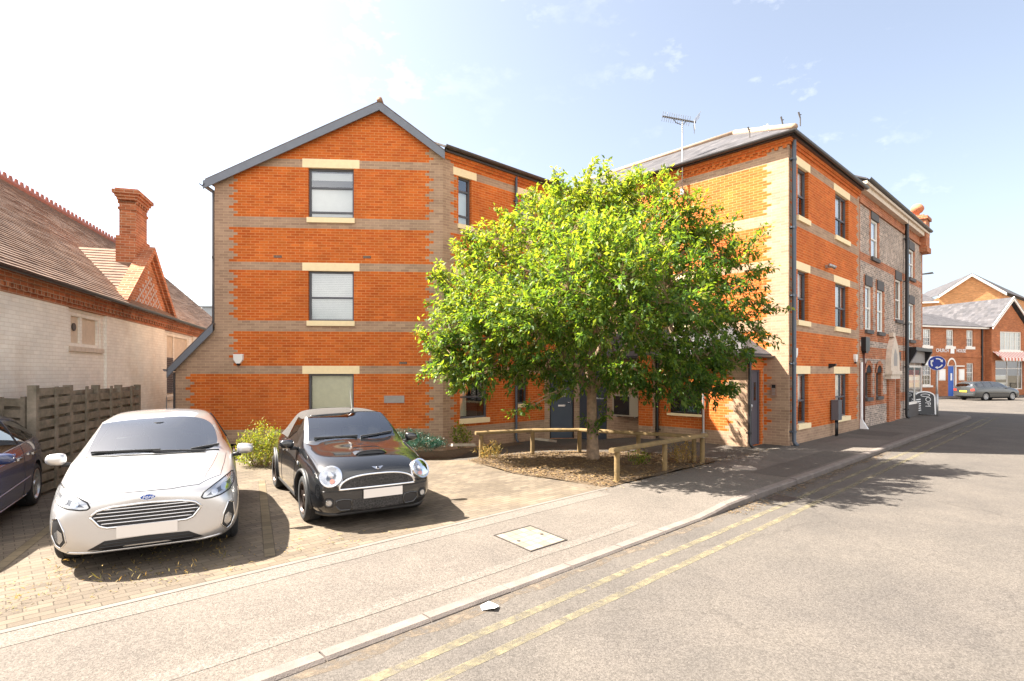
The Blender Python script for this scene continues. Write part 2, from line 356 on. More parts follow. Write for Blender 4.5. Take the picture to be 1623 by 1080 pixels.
# ------------------------------------------------------------------ the ground: road frame (t along the street, n to the left of the kerb)
K0 = V(-.6, 4.68, 0); RDV = V(.728, .686, 0); RNV = V(-.686, .728, 0)
def RD(t, n, z=0.): p = K0+RDV*t+RNV*n; return V(p.x, p.y, z)
def tn(x, y): q = V(x, y, 0)-K0; return q.dot(RDV), q.dot(RNV)
def sm(x): x = max(0, min(1, x)); return x*x*(3-2*x)
def ter(x, y):
    t, n = tn(x, y); return -.28*sm((n-5.5)/2.7)*sm((t-1.)/3.5)
def sheet(name, poly, zf, mat, step=.5, uvf=None, kind='structure'):
    bm = bmesh.new(); f = bm.faces.new([bm.verts.new((p[0], p[1], 0)) for p in poly])
    bmesh.ops.triangulate(bm, faces=[f])
    xs = [p[0] for p in poly]; ys = [p[1] for p in poly]
    if step:
        for ax, lo, hi in ((0, min(xs), max(xs)), (1, min(ys), max(ys))):
            k = math.ceil(lo/step)*step
            while k < hi:
                co = V(k, 0, 0) if ax == 0 else V(0, k, 0); no = V(1, 0, 0) if ax == 0 else V(0, 1, 0)
                bmesh.ops.bisect_plane(bm, geom=bm.verts[:]+bm.edges[:]+bm.faces[:], plane_co=co, plane_no=no, dist=1e-5); k += step
    for f in bm.faces:
        if f.normal.z < 0: f.normal_flip()
    ul = bm.loops.layers.uv.new('UVMap')
    for f in bm.faces:
        for l in f.loops:
            x, y = l.vert.co.x, l.vert.co.y; l[ul].uv = tn(x, y) if uvf is None else uvf(x, y)
    for v in bm.verts: v.co.z = zf(v.co.x, v.co.y) if callable(zf) else zf
    me = bpy.data.meshes.new(name); bm.to_mesh(me); bm.free(); me.materials.append(mat)
    me.polygons.foreach_set('use_smooth', [True]*len(me.polygons))
    o = link(name, me); o['kind'] = kind; return o
def asphalt(name, base, var, grain=160, spots=.5, warm=None, crack=.96):
    m, t, b = newmat(name); N = t.nodes.new; K = t.links.new
    b.inputs['Roughness'].default_value = .9; b.inputs['Specular IOR Level'].default_value = .15
    tc = N('ShaderNodeTexCoord')
    n1 = N('ShaderNodeTexNoise'); n1.inputs['Scale'].default_value = .7; n1.inputs['Detail'].default_value = 9; n1.inputs['Roughness'].default_value = .7
    n2 = N('ShaderNodeTexNoise'); n2.inputs['Scale'].default_value = grain*.38; n2.inputs['Detail'].default_value = 8; n2.inputs['Roughness'].default_value = .85
    vo = N('ShaderNodeTexVoronoi'); vo.inputs['Scale'].default_value = grain*.55
    for n in (n1, n2, vo): K(tc.outputs['Object'], n.inputs['Vector'])
    r = N('ShaderNodeValToRGB'); r.color_ramp.elements[0].position = .3; r.color_ramp.elements[1].position = .72
    r.color_ramp.elements[0].color = rgba([c*(1-var) for c in base]); r.color_ramp.elements[1].color = rgba(warm or [c*(1+var) for c in base])
    K(n1.outputs['Fac'], r.inputs['Fac'])
    mr = N('ShaderNodeMapRange'); mr.inputs['From Min'].default_value = .28; mr.inputs['From Max'].default_value = .72; mr.inputs['To Min'].default_value = 1-spots; mr.inputs['To Max'].default_value = 1+spots
    K(n2.outputs['Fac'], mr.inputs['Value'])
    mx = N('ShaderNodeVectorMath'); mx.operation = 'SCALE'; K(r.outputs['Color'], mx.inputs[0]); K(mr.outputs['Result'], mx.inputs['Scale'])
    vc = N('ShaderNodeTexVoronoi'); vc.inputs['Scale'].default_value = 75; K(tc.outputs['Object'], vc.inputs['Vector'])
    sx = N('ShaderNodeSeparateXYZ'); K(vc.outputs['Color'], sx.inputs[0])
    m2 = N('ShaderNodeMapRange'); m2.inputs['To Min'].default_value = .76; m2.inputs['To Max'].default_value = 1.22; K(sx.outputs['X'], m2.inputs['Value'])
    ad = N('ShaderNodeVectorMath'); ad.operation = 'MULTIPLY_ADD'; K(n1.outputs['Color'], ad.inputs[0]); ad.inputs[1].default_value = (1.1, 1.1, 0); K(tc.outputs['Object'], ad.inputs[2])
    ve = N('ShaderNodeTexVoronoi'); ve.feature = 'DISTANCE_TO_EDGE'; ve.inputs['Scale'].default_value = .32; K(ad.outputs['Vector'], ve.inputs['Vector'])
    mc = N('ShaderNodeMapRange'); mc.inputs['From Min'].default_value = .002; mc.inputs['From Max'].default_value = .006; mc.inputs['To Min'].default_value = crack; mc.inputs['To Max'].default_value = 1; K(ve.outputs['Distance'], mc.inputs['Value'])
    mm = N('ShaderNodeMath'); mm.operation = 'MULTIPLY'; K(m2.outputs['Result'], mm.inputs[0]); K(mc.outputs['Result'], mm.inputs[1])
    mx3 = N('ShaderNodeVectorMath'); mx3.operation = 'SCALE'; K(mx.outputs['Vector'], mx3.inputs[0]); K(mm.outputs[0], mx3.inputs['Scale']); K(mx3.outputs['Vector'], b.inputs['Base Color'])
    bp = N('ShaderNodeBump'); bp.inputs['Strength'].default_value = .5; bp.inputs['Distance'].default_value = .006
    K(vo.outputs['Distance'], bp.inputs['Height']); K(bp.outputs['Normal'], b.inputs['Normal'])
    return m
M_ROAD = asphalt('road_asphalt', (.088, .079, .072), .16, warm=(.112, .098, .085), crack=.86, spots=.36)
M_PAVE = asphalt('pavement_asphalt', (.112, .098, .086), .12, warm=(.14, .12, .103), spots=.32)
M_PAVE2 = asphalt('patched_asphalt', (.135, .118, .103), .10)
M_PAVE3 = asphalt('newer_asphalt', (.092, .08, .07), .12)
M_PATH = asphalt('path_asphalt', (.08, .07, .06), .2)
M_KERB = pbr('kerb_concrete', (.145, .12, .105), .9, var=.2, scale=5, bump=.4, bscale=90)
M_EDGE = pbr('edging_concrete', (.135, .117, .10), .9, var=.15, scale=4, bump=.3, bscale=90)
M_PAVER = brickmat('block_paving', (.112, .09, .069), (.15, .12, .089), (.066, .052, .038), bw=.2, rh=.1, ms=.005, btone=.14, var=.3, bump=.4, vscale=.9, stain=(.21, .16, .10, .5))
M_BAY = brickmat('bay_line_blocks', (.135, .106, .068), (.175, .137, .085), (.07, .055, .04), bw=.2, rh=.1, ms=.005, var=.3, bump=.4)
M_SOIL = pbr('bark_soil', (.05, .034, .02), 1., col2=(.13, .085, .045), scale=14, bump=1., bscale=50)
M_EARTH = pbr('bare_earth', (.12, .10, .07), 1., var=.2)
M_SLAB = pbr('paving_stone', (.34, .29, .23), .9, var=.15, bump=.3)
M_COVER = brickmat('inspection_cover_blocks', (.20, .175, .14), (.22, .19, .15), (.08, .07, .055), bw=.12, rh=.12, ms=.004, offset=0, var=.15, bump=.2)
M_IRON = pbr('cast_iron', (.06, .05, .045), .6, metal=.3, var=.2, scale=30, bump=.4)
# worn yellow lines
M_YEL, _t, _b = newmat('worn_yellow_paint'); _N = _t.nodes.new
_tc = _N('ShaderNodeTexCoord'); _n = _N('ShaderNodeTexNoise'); _n.inputs['Scale'].default_value = 7; _n.inputs['Detail'].default_value = 10; _n.inputs['Roughness'].default_value = .8
_r = _N('ShaderNodeValToRGB'); _r.color_ramp.elements[0].position = .38; _r.color_ramp.elements[1].position = .61
_r.color_ramp.elements[0].color = (.088, .079, .07, 1); _r.color_ramp.elements[1].color = (.165, .128, .06, 1)
_t.links.new(_tc.outputs['Object'], _n.inputs['Vector']); _t.links.new(_n.outputs['Fac'], _r.inputs['Fac']); _b.inputs['Roughness'].default_value = .85; _b.inputs['Base Color'].default_value = (.185, .158, .095, 1)
def worn(t, b, fac):      # where the coat has worn away the surface below shows through
    tr = t.nodes.new('ShaderNodeBsdfTransparent'); mx = t.nodes.new('ShaderNodeMixShader'); t.links.new(fac, mx.inputs[0]); t.links.new(tr.outputs[0], mx.inputs[1]); t.links.new(b.outputs[0], mx.inputs[2]); t.links.new(mx.outputs[0], t.nodes['Material Output'].inputs['Surface'])
_r.color_ramp.elements[0].color = (0, 0, 0, 1); _r.color_ramp.elements[1].color = (.85, .85, .85, 1); worn(_t, _b, _r.outputs['Color'])
M_GRIT, _t2, _b2 = newmat('gutter_grit'); _b2.inputs['Base Color'].default_value = (.125, .097, .07, 1); _b2.inputs['Roughness'].default_value = 1
_n2 = _t2.nodes.new('ShaderNodeTexNoise'); _n2.inputs['Scale'].default_value = 9; _n2.inputs['Detail'].default_value = 9; _n2.inputs['Roughness'].default_value = .8; _c2 = _t2.nodes.new('ShaderNodeTexCoord'); _t2.links.new(_c2.outputs['Object'], _n2.inputs['Vector'])
_r2 = _t2.nodes.new('ShaderNodeValToRGB'); _r2.color_ramp.elements[0].position = .42; _r2.color_ramp.elements[1].position = .6; _t2.links.new(_n2.outputs['Fac'], _r2.inputs['Fac']); worn(_t2, _b2, _r2.outputs['Color'])

sheet('ground', [(-400, -300), (500, -300), (500, 700), (-400, 700)], -.62, M_EARTH, 0)
sheet('road', [RD(-25, -13), RD(90, -13), RD(90, .02), RD(-25, .02)], -.1, M_ROAD, 0)
sheet('cross_road', [RD(28.9, .02), RD(90, .02), RD(90, 60), RD(31.4, 60), RD(31.4, 2.5), RD(28.9, 2.5)], -.1, M_ROAD, 0)
def ktop(t): return -.07+.07*sm((t-4.45)/1.1)
def kpath(off):
    p = [(t, off) for t in [-12+i*.915 for i in range(45)]]; p = [q for q in p if q[0] < 29]
    p += [(29+(2.3-off)*math.sin(a), 2.3-(2.3-off)*math.cos(a)) for a in [R(9*i) for i in range(0, 11)]]
    p += [(31.3-off, 3+i*.915) for i in range(20)]
    return p
mb = MB(); a, b_, c_ = kpath(0), kpath(.025), kpath(.135)
for i in range(len(a)-1):
    g = .008
    def pt(q, i, u, z): t = q[i][0]+(q[i+1][0]-q[i][0])*u; n = q[i][1]+(q[i+1][1]-q[i][1])*u; return RD(t, n, z)
    us = [g, .5, 1-g]
    jz = random.uniform(-.004, .004)
    rings = []
    for u in us:
        t = a[i][0]+(a[i+1][0]-a[i][0])*u; z = ktop(t)+jz
        rings.append([pt(a, i, u, -.16), pt(a, i, u, z-.022), pt(b_, i, u, z), pt(c_, i, u, z+.001), pt(c_, i, u, -.16)])
    for r0, r1 in zip(rings, rings[1:]): mb.grid(r0, r1)
    mb.face(rings[0][::-1]); mb.face(rings[-1])
structure(mb.build('kerb', M_KERB))
mb = MB(); q = kpath(.13)
def inner(p):
    return (p[0], 1.97) if p[1] < .2 else ((29.4, 1.97) if p[1] < 2.0 else (29.4, p[1]))
NB = 7
def pz(t, n): return ktop(t)-.006+(-ktop(t)+.004)*sm((n-.13)/1.3)
rows = []
for p in q:
    e = inner(p); rows.append([RD(p[0]+(e[0]-p[0])*k/NB, p[1]+(e[1]-p[1])*k/NB, pz(p[0]+(e[0]-p[0])*k/NB, p[1]+(e[1]-p[1])*k/NB)) for k in range(NB+1)])
for r0, r1 in zip(rows, rows[1:]): mb.grid(r0, r1)
structure(mb.build('pavement', M_PAVE, smooth=True))
def strip(name, t0, t1, n0, n1, mat, dz=.003, step=.45, zf=None, wob=0):
    mb = MB(); k = max(1, int((t1-t0)/step)); pr = None
    for i in range(k+1):
        t = t0+(t1-t0)*i/k; w0 = random.uniform(-wob, wob); w1 = random.uniform(-wob, wob)
        cur = [RD(t, n0+(n1-n0)*j/3+(w0 if j == 0 else w1 if j == 3 else 0), (zf(t, n0+(n1-n0)*j/3) if zf else pz(t, n0+(n1-n0)*j/3))+dz) for j in range(4)]
        if pr: mb.grid(pr, cur)
        pr = cur
    return structure(mb.build(name, mat))
rz = lambda t, n: -.1
strip('pavement_patch', -12, 3.6, .42, .56, M_PAVE2, wob=.012)
strip('pavement_patch', -12, 4.6, 1.62, 1.90, M_PAVE2, wob=.012)
strip('pavement_patch', 9.1, 9.9, .95, 1.5, M_PAVE2)
strip('pavement_patch', 14.3, 16.2, .25, 1.4, M_PAVE2)
strip('pavement_patch', 8.2, 12.6, .22, .9, M_PAVE3)
strip('pavement_patch', 17.4, 19.0, .5, 1.75, M_PAVE3)
strip('pavement_edging', -12, 4.95, 1.92, 2.0, M_EDGE, dz=.004)
strip('yellow_line', -10, 30.6, -.48, -.385, M_YEL, zf=rz, dz=.003, wob=.006)
strip('yellow_line', -10, 30.9, -.785, -.69, M_YEL, zf=rz, dz=.003, wob=.006)
strip('gutter_dirt', -10, 26, -.13, .0, M_GRIT, zf=rz, dz=.0015, step=.3, wob=.05)
# parking bays, path, planting, tree bed, yard
sheet('parking_area', [RD(-16, 1.995), RD(4.96, 1.995), (1.72, 9.46), (.03, 10.8), (-1.03, 12.45), (-4.3, 12.4), (-12, 12.2), (-20, 12)], .002, M_PAVER, 0)
BED = [RD(4.97, 1.985), RD(8.88, 1.97), (4.6, 12.55), (4.2, 13.0), (3.1, 13.65), (1.75, 13.8), (.5, 13.7), (-.75, 13.05), (-1.03, 12.46), (.03, 10.81)]
sheet('tree_bed', BED, lambda x, y: ter(x, y)+.012+.02*math.sin(x*3.1)*math.sin(y*2.7), M_SOIL, .4)
sheet('court_path', [(-1.03, 12.46), (-.75, 13.05), (.5, 13.7), (1.75, 13.8), (3.1, 13.65), (4.2, 13.0), (4.6, 12.55), RD(8.88, 1.97), RD(13.2, 1.97), (8, 15.6), (7.8, 17), (5, 22), (-.5, 20), (-1.2, 15.6), (-1.6, 14.0), (-9, 13.5), (-14, 13.5), (-14, 12.22), (-12, 12.2), (-4.3, 12.4)], lambda x, y: ter(x, y)-.004, M_PATH, .5)
sheet('planting_bed', [(-14, 13.5), (-9, 13.5), (-1.6, 14.0), (-1.2, 15.6), (.4, 17.4), (-.2, 18.2), (-2.4, 16.2), (-14, 16)], lambda x, y: ter(x, y)+.01, M_SOIL, .5)
sheet('yard', [(-14, 16), (-2.4, 16.2), (-4, 40), (-30, 60), (-40, 10), (-20, 12), (-14, 12.22)], -.02, M_PATH, 0)
def bay(p0, p1):
    a, b = V(*p0, 0), V(*p1, 0); d = (b-a).normalized(); n = V(-d.y, d.x, 0)*.06; mb = MB()
    mb.face([V(p.x, p.y, .006) for p in (a-n, b-n, b+n, a+n)], uv=[(0, 0), ((b-a).length, 0), ((b-a).length, .1), (0, .1)]); structure(mb.build('bay_line', M_BAY))
bay((-5.02, 5.15), (-6.9, 9.1)); bay((-2.62, 5.95), (-4.6, 10.1))
# paved inspection cover, round cover, gully, litter
def coverz(t, n): return pz(t, n)+.006
mb = MB((0, 0, 0)); th = thing('inspection_cover', 'square recessed cover of pale blocks set in the pavement near the dropped kerb', 'manhole cover', RD(2.0, .92, pz(2.0, .92)), math.atan2(.686, .728))
mb = MB(); fr = .018
slope = (pz(2, 1.2)-pz(2, .64))/.56
def cz(y): return .007+slope*y
for (x0, x1, y0, y1) in ((-.32, .32, -.32, -.302), (-.32, .32, .302, .32), (-.32, -.302, -.302, .302), (.302, .32, -.302, .302)):
    mb.hexa([(x0, y0, -.03), (x1, y0, -.03), (x1, y1, -.03), (x0, y1, -.03), (x0, y0, cz(y0)), (x1, y0, cz(y0)), (x1, y1, cz(y1)), (x0, y1, cz(y1))])
mb.build('frame', M_IRON, th)
mb = MB(); mb.face([(-.302, -.302, cz(-.302)-.003), (.302, -.302, cz(-.302)-.003), (.302, .302, cz(.302)-.003), (-.302, .302, cz(.302)-.003)], uv=[(0, 0), (.604, 0), (.604, .604), (0, .604)]); mb.build('block_infill', M_COVER, th)
for x, y in ((-.2, 0), (.2, 0)): mb = MB(); mb.lathe([(.0, cz(0)+.001), (.022, cz(0)+.001), (.022, cz(0)-.01)], 12, 'z', (x, y, 0)); mb.build('lifting_eye', M_IRON, th)
mb = MB(); mb.lathe([(.0, .006), (.24, .006), (.245, .004), (.25, -.02)], 36)
o = mb.build('round_cover', pbr('round_cover_concrete', (.24, .21, .18), .8, var=.15, bump=.4, bscale=60)); o.location = RD(8.6, 1.2, pz(8.6, 1.2)+.004)
tag(o, 'pale round access cover in the shaded pavement under the tree', 'manhole cover')
mb = MB(); mb.box(-.23, .23, -.19, .19, -.02, .004)
for k in range(7): mb.box(-.2+k*.06, -.165+k*.06, -.16, .16, .004, .012)
o = mb.build('drain_grate', M_IRON); o.location = RD(6.75, -.26, -.097); o.rotation_euler = (0, 0, math.atan2(.686, .728)); tag(o, 'iron drain grate in the gutter where the kerb rises', 'drain')
mb = MB(); pts = [(-.06, -.05, .01), (.06, -.06, .03), (.09, .03, .012), (.0, .07, .035), (-.08, .04, .008)]
mb.face(pts); mb.face([(-.06, -.05, .0), (.09, .03, .0), (.0, .07, .03)])
o = mb.build('crumpled_paper', M_WSIGN); o.location = (-.33, 4.95-.02, -.097); o.location = RD(.42, -.13, -.096); tag(o, 'scrap of white paper lying in the gutter by the kerb', 'litter')

# ------------------------------------------------------------------ windows shared by the buildings
def window(F, a, b, c, d, root, off, fm=None, rails=(.5,), mull=(), blind_or_reflection=None, sill=None, lintel=None, depth=.1, fw=.055, name='window', glass=None, smat=None, lmat=None, ov=.03, bmat=None, back=True, lov=.1, bars=None):
    fm = fm or M_FRAME; mb = MB(off); r = -depth
    for (x0, x1, y0, y1) in ((a, a+fw, c, d), (b-fw, b, c, d), (a+fw, b-fw, c, c+fw), (a+fw, b-fw, d-fw, d)): mb.fbox(F, x0, x1, y0, y1, r-.06, r)
    for q in rails:
        z = c+(d-c)*q; mb.fbox(F, a+fw, b-fw, z-.025, z+.025, r-.055, r-.004)
    for q in mull:
        s = a+(b-a)*q; mb.fbox(F, s-.022, s+.022, c+fw, d-fw, r-.05, r-.006)
    if bars:
        nx, nz_ = bars
        for i in range(1, nx): s = a+fw+(b-a-2*fw)*i/nx; mb.fbox(F, s-.011, s+.011, c+fw, d-fw, r-.045, r-.012)
        for i in range(1, nz_): z = c+fw+(d-c-2*fw)*i/nz_; mb.fbox(F, a+fw, b-fw, z-.011, z+.011, r-.046, r-.013)
    wo_ = mb.build(name, fm, root)
    mb = MB(off); mb.face([F(a+fw*.5, c+fw*.5, r-.035), F(b-fw*.5, c+fw*.5, r-.035), F(b-fw*.5, d-fw*.5, r-.035), F(a+fw*.5, d-fw*.5, r-.035)]); mb.build('pane', glass or M_GLASS, wo_)
    if back:
        mb = MB(off); q0 = [F(x, y, r-.062) for x, y in ((a-.02, c-.02), (b+.02, c-.02), (b+.02, d+.02), (a-.02, d+.02))]; q1 = [F(x, y, r-.45) for x, y in ((a-.02, c-.02), (b+.02, c-.02), (b+.02, d+.02), (a-.02, d+.02))]
        mb.face(q1); mb.grid(q0, q1, 0, True); mb.build('interior', M_DARKROOM, wo_)
    for k, (x0, x1, y0, y1) in enumerate(blind_or_reflection or ()):
        mb = MB(off); nn = max(1, int((y1-y0)*(d-c)/.05)) if bmat in (M_CURTAIN, M_SLAT) else 1
        for i in range(nn):
            z0 = c+(d-c)*(y0+(y1-y0)*i/nn); z1 = c+(d-c)*(y0+(y1-y0)*(i+1)/nn)
            mb.face([F(a+(b-a)*x0, z0, r-.10), F(a+(b-a)*x1, z0, r-.10), F(a+(b-a)*x1, z1, r-.12 if nn > 1 else r-.10), F(a+(b-a)*x0, z1, r-.12 if nn > 1 else r-.10)])
        mb.build('blind_or_reflection', bmat or M_BLIND_SKY, wo_)
    if sill:
        mb = MB(off); mb.fbox(F, a-ov, b+ov, c-sill, c+.004, -depth+.002, .055); mb.build('sill', smat or M_STONE, wo_)
    if lintel:
        mb = MB(off); mb.fbox(F, a-lov*1.6, b+lov*1.6, d-.002, d+lintel, -.08, .007); mb.build('lintel', lmat or M_STONE, wo_)
    return wo_
def downpipe(F, s, z0, z1, root, off, r=.04, out=.07, mat=None, shoe=True):
    mb = MB(off); pts = [F(s, z1, out), F(s, z0+.12, out)]
    if shoe: pts += [F(s, z0+.05, out+.03), F(s, z0, out+.1)]
    mb.tube(pts, r, 12); z = z0+.35
    while z < z1:
        mb.tube([F(s, z, out), F(s, z+.06, out)], r*1.25, 12); mb.fbox(F, s-r*2, s+r*2, z+.015, z+.045, 0, out-.01); z += 1.85
    return mb.build('downpipe', mat or M_PIPE, root, smooth=True, angle=40)
def gutter(pts, root, off, mat=None, r=.065, name='gutter'):
    # half-round trough swept along an eave
    mb = MB(off); pts = [Vector(p) for p in pts]; prof = [(math.cos(a)*r, math.sin(a)*r) for a in [R(180+20*i) for i in range(10)]]
    prof += [(r*.86, 0)]+[(math.cos(a)*r*.86, math.sin(a)*r*.86) for a in [R(360-20*i) for i in range(1, 9)]]+[(-r*.86, 0)]
    rings = []
    for i, p in enumerate(pts):
        d = (pts[min(i+1, len(pts)-1)]-pts[max(0, i-1)]); d.z = 0; d.normalize(); x = V(d.y, -d.x, 0); rings.append([p+x*a+V(0, 0, b) for a, b in prof])
    for r0, r1 in zip(rings, rings[1:]): mb.grid(r0, r1, 0, True)
    mb.face(rings[0][::-1]); mb.face(rings[-1])
    return mb.build(name, mat or M_GUTTER, root, smooth=True, angle=50)

# ------------------------------------------------------------------ the new brick apartment building
OFF = V(-1.99, 15.84, -.3)
APT = thing('apartment_building', 'three storey orange and grey brick apartment building with slate grey window frames', 'building', OFF)
BANDS = [(-2, .375), (1.95, 2.175), (3.15, 3.45), (4.875, 5.1), (6.075, 6.375), (7.8, 8.025)]
def nbz(s0, s1, lq=True, rq=True, red_from=None, bands=BANDS, lbase=.27, rbase=.27, lfun=None):
    def f(z):
        if any(a < z < b for a, b in bands): return [(s1, 1)]
        w = teeth(z); o = []
        l0 = lfun(z) if lfun else (s0+w-.27+lbase)
        if lq: o.append((l0, 1))
        if rq: o += [(s1-w+.27-rbase, 0), (s1, 1)]
        else: o.append((s1, 0))
        return o
    return f
FLOORS = [(.53, 1.95), (3.45, 4.875), (6.375, 7.8)]
# gable wall with the lean-to on its left
FG = Frame((-8.33, 15.39), (.9974, .0715)); SG = 6.356
mb = MB(OFF)
gop = [(2.56, 3.83, c, d) for c, d in FLOORS]
sl, sr = (9.485-7.30)/4.58, (9.485-8.22)/1.776
wall(mb, FG, 0, SG, -.6, 9.5, nbz(0, SG, lfun=lambda z: (teeth(z)+.12 if z > 2.175 else -5)), gop, clips=[(-sl, 1, 7.30), (sr, 1, 9.485+sr*4.58)])
gs = (3.18-2.09)/1.05
wall(mb, FG, -1.05, 0, -.6, 3.2, lambda z: [(0, 1)] if z > 1.95 or z < .375 else [(-1.05+teeth(z), 1), (0, 0)], clips=[(-gs, 1, 3.18)])
# returns on the left, so the block is solid from the side
FGL = Frame(FG(0, 0)-FG.n*7, FG.n); wall(mb, FGL, 0, 7, 2.9, 7.30, lambda z: [(7, 1)])
FLL = Frame(FG(-1.05, 0)-FG.n*7, FG.n); wall(mb, FLL, 0, 7, -.6, 2.09, lambda z: [(7, 1)])
mb.build('gable_wall', [M_RED, M_GREY], APT)
for i, (c, d) in enumerate(FLOORS):
    if i == 2: window(FG, 2.56, 3.83, c, d, APT, OFF, rails=(.62, .13), blind_or_reflection=[(.04, .96, .79, .94), (.04, .96, .02, .61)], sill=.14, lintel=.245)
    elif i == 1: window(FG, 2.56, 3.83, c, d, APT, OFF, rails=(.47,), blind_or_reflection=[(.04, .96, .03, .97)], sill=.14, lintel=.225, bmat=M_SLAT)
    else: window(FG, 2.56, 3.83, c, d, APT, OFF, rails=(.28,), blind_or_reflection=[(.04, .96, .03, .97)], sill=.14, lintel=.225, bmat=M_CURTAIN, glass=M_DULLGLASS)
# wing wall
FW = Frame((-1.99, 15.84), (.728, .686)); SW = 6.26
mb = MB(OFF)
wop = [(.56, 1.06, 6.375, 7.8), (3.15, 3.85, 6.375, 7.8), (.56, 1.06, 3.45, 4.875), (3.15, 3.85, 3.45, 4.875), (.62, 1.72, .60, 1.95), (2.98, 3.45, .95, 1.95)]
wall(mb, FW, 0, SW, -.6, 8.4, nbz(0, SW, True, False), wop)
mb.fbox(FW, 0, SW, 8.175, 8.25, 0, .04, 0); mb.fbox(FW, 0, SW, 8.25, 8.41, 0, .075, 0)
mb.build('wing_wall', [M_RED, M_GREY], APT)
for (a, b, c, d) in wop[:4]: window(FW, a, b, c, d, APT, OFF, rails=(.72, .2), blind_or_reflection=[(.1, .9, .22, .70), (.1, .9, .05, .19)], sill=.13, lintel=.225, lov=.12)
window(FW, *wop[4], APT, OFF, rails=(.48,), sill=.14, lintel=.225, blind_or_reflection=[(.03, .36, .05, .97)], bmat=M_CURTAIN)
window(FW, *wop[5], APT, OFF, rails=(.5,), sill=.1, lintel=.225)
downpipe(FW, 2.86, -.25, 8.3, APT, OFF)
# west wall of the street block
CC = V(7.5, 14.9, 0); DP = V(-.686, .728, 0)
FB = Frame(CC+DP*7.19, (.686, -.728)); SB = 7.19
mb = MB(OFF)
bop = [(1.5, 2.3, 3.45, 4.875), (1.5, 2.3, 6.375, 7.8), (3.6, 4.3, 3.45, 4.875)]
wall(mb, FB, 0, SB, -.6, 8.4, nbz(0, SB, False, True, rbase=.44, bands=BANDS), bop)
mb.fbox(FB, .2, SB+.04, 8.175, 8.25, 0, .04, 0); mb.fbox(FB, .2, SB+.075, 8.25, 8.41, 0, .075, 0)
k = .3
while k < SB: mb.fbox(FB, k, k+.1, 8.10, 8.175, 0, .032, 0); k += .225
mb.build('west_wall', [M_RED, M_GREY], APT)
for o in bop: window(FB, *o, APT, OFF, sill=.13, lintel=.225, blind_or_reflection=[(.05, .95, .5, .97)])
# street wall
FS = Frame(CC, (.728, .686)); SS = 6.5
mb = MB(OFF)
sop = [(a, b, c, d) for c, d in FLOORS for a, b in ((.66, 1.5), (3.9, 5.28))]
wall(mb, FS, 0, SS, -.6, 8.4, nbz(0, SS, True, True, lbase=.1, rbase=.12), sop)
mb.fbox(FS, .0, SS-.03, 8.175, 8.25, 0, .04, 0); mb.fbox(FS, .0, SS-.03, 8.25, 8.41, 0, .075, 0)
mb.build('street_wall', [M_RED, M_GREY], APT)
for j, (a, b, c, d) in enumerate(sop):
    sky_reflection = [(.05, .95, .46, .97)] if j < 6 else None  # white sheet paints the sky reflected in the upper glass
    window(FS, a, b, c, d, APT, OFF, rails=(.46,), mull=() if b-a < 1 else (.62,), blind_or_reflection=sky_reflection, sill=.14, lintel=.225, lov=.09, ov=.07)
downpipe(FS, .14, 0, 8.3, APT, OFF, r=.055, out=.09)
# the single storey porch block in the angle
EP = CC+DP*.66-RDV*1.05
FD = Frame(EP, (.728, .686))                 # porch door wall, faces the street
FPW = Frame(EP+DP*5.2, (.686, -.728))        # porch west wall
mb = MB(OFF)
wall(mb, FD, 0, 1.05, -.6, 2.55, lambda z: [(.9, 0), (1.05, 0)] if z > 2.08 else [(.13, 1), (.87+teeth(z)*.3, 0), (1.05, 1)], [(.14, .84, .0, 2.06)])
pw = [(2.85, 3.9, .78, 1.62)]
def pz_(z):
    if z < .375 or z > 2.1: return [(5.2, 1)]
    return [(1.9, 1), (5.2-teeth(z)-.12, 0), (5.2, 1)]
wall(mb, FPW, 0, 5.2, -.6, 2.55, pz_, pw)
FPE = Frame(FPW(0, 0)+RDV*1.0, (-.728, -.686)); wall(mb, FPE, 0, 1.0, -.6, 2.55, lambda z: [(1, 1)])
mb.build('porch_wall', [M_RED, M_GREY], APT)
window(FPW, *pw[0], APT, OFF, rails=(), mull=(.48,), sill=.06, fm=M_BLACK)
mb = MB(OFF)                                   # brick pier standing proud of the porch wall
FPP = Frame(FPW(2.02, 0, .34), (.686, -.728)); wall(mb, FPP, 0, .42, -.6, 2.5, lambda z: [(.42, 0)] if z > .375 else [(.42, 1)])
FP2 = Frame(FPP(.42, 0), (.728, .686)); wall(mb, FP2, 0, .34, -.6, 2.5, lambda z: [(.12, 0), (.34, 1)] if z > .375 else [(.42, 1)])
mb.build('pier', [M_RED, M_GREY], APT)
mb = MB(OFF)                                   # porch lean-to roof, rising from the eave over the door to the block wall
e0, e1 = FD(-.22, 2.5, .2), FD(1.45, 2.5, .2); w0, w1 = FPW(0, 2.5, .2), None
hi = 3.35
q0, q1 = FPW(3.5, 2.5, .2), V(*e0)
rz0 = [V(e0.x, e0.y, 2.5), V(e1.x, e1.y, 2.5), FB(SB-.02, 3.2, .02)-V(0, 0, .0), FPW(4.0, 3.2, -1.0)]
top_a = FB(SB-1.6, hi, .02); top_b = FB(.6, hi, .02)
wl = FPW(-.2, 2.5, .2)
mb.face([e0, e1, top_a]); mb.face([wl, e0, top_a, top_b])
mb.face([V(p.x, p.y, p.z-.06) for p in (e1, e0, top_a)]); mb.face([V(p.x, p.y, p.z-.06) for p in (e0, wl, top_b, top_a)])
mb.grid([e1, e0, wl], [p-V(0, 0, .06) for p in (e1, e0, wl)])
mb.build('porch_roof', brickmat('slate_roof', (.062, .06, .066), (.085, .08, .084), (.035, .034, .036), bw=.25, rh=.2, ms=.004, var=.2, bump=.4), APT)
gutter([e1+V(0, 0, -.05)+FD.n*.05, e0+V(0, 0, -.05)+FD.n*.05-RDV*.05, wl+V(0, 0, -.05)-RDV*.06], APT, OFF)
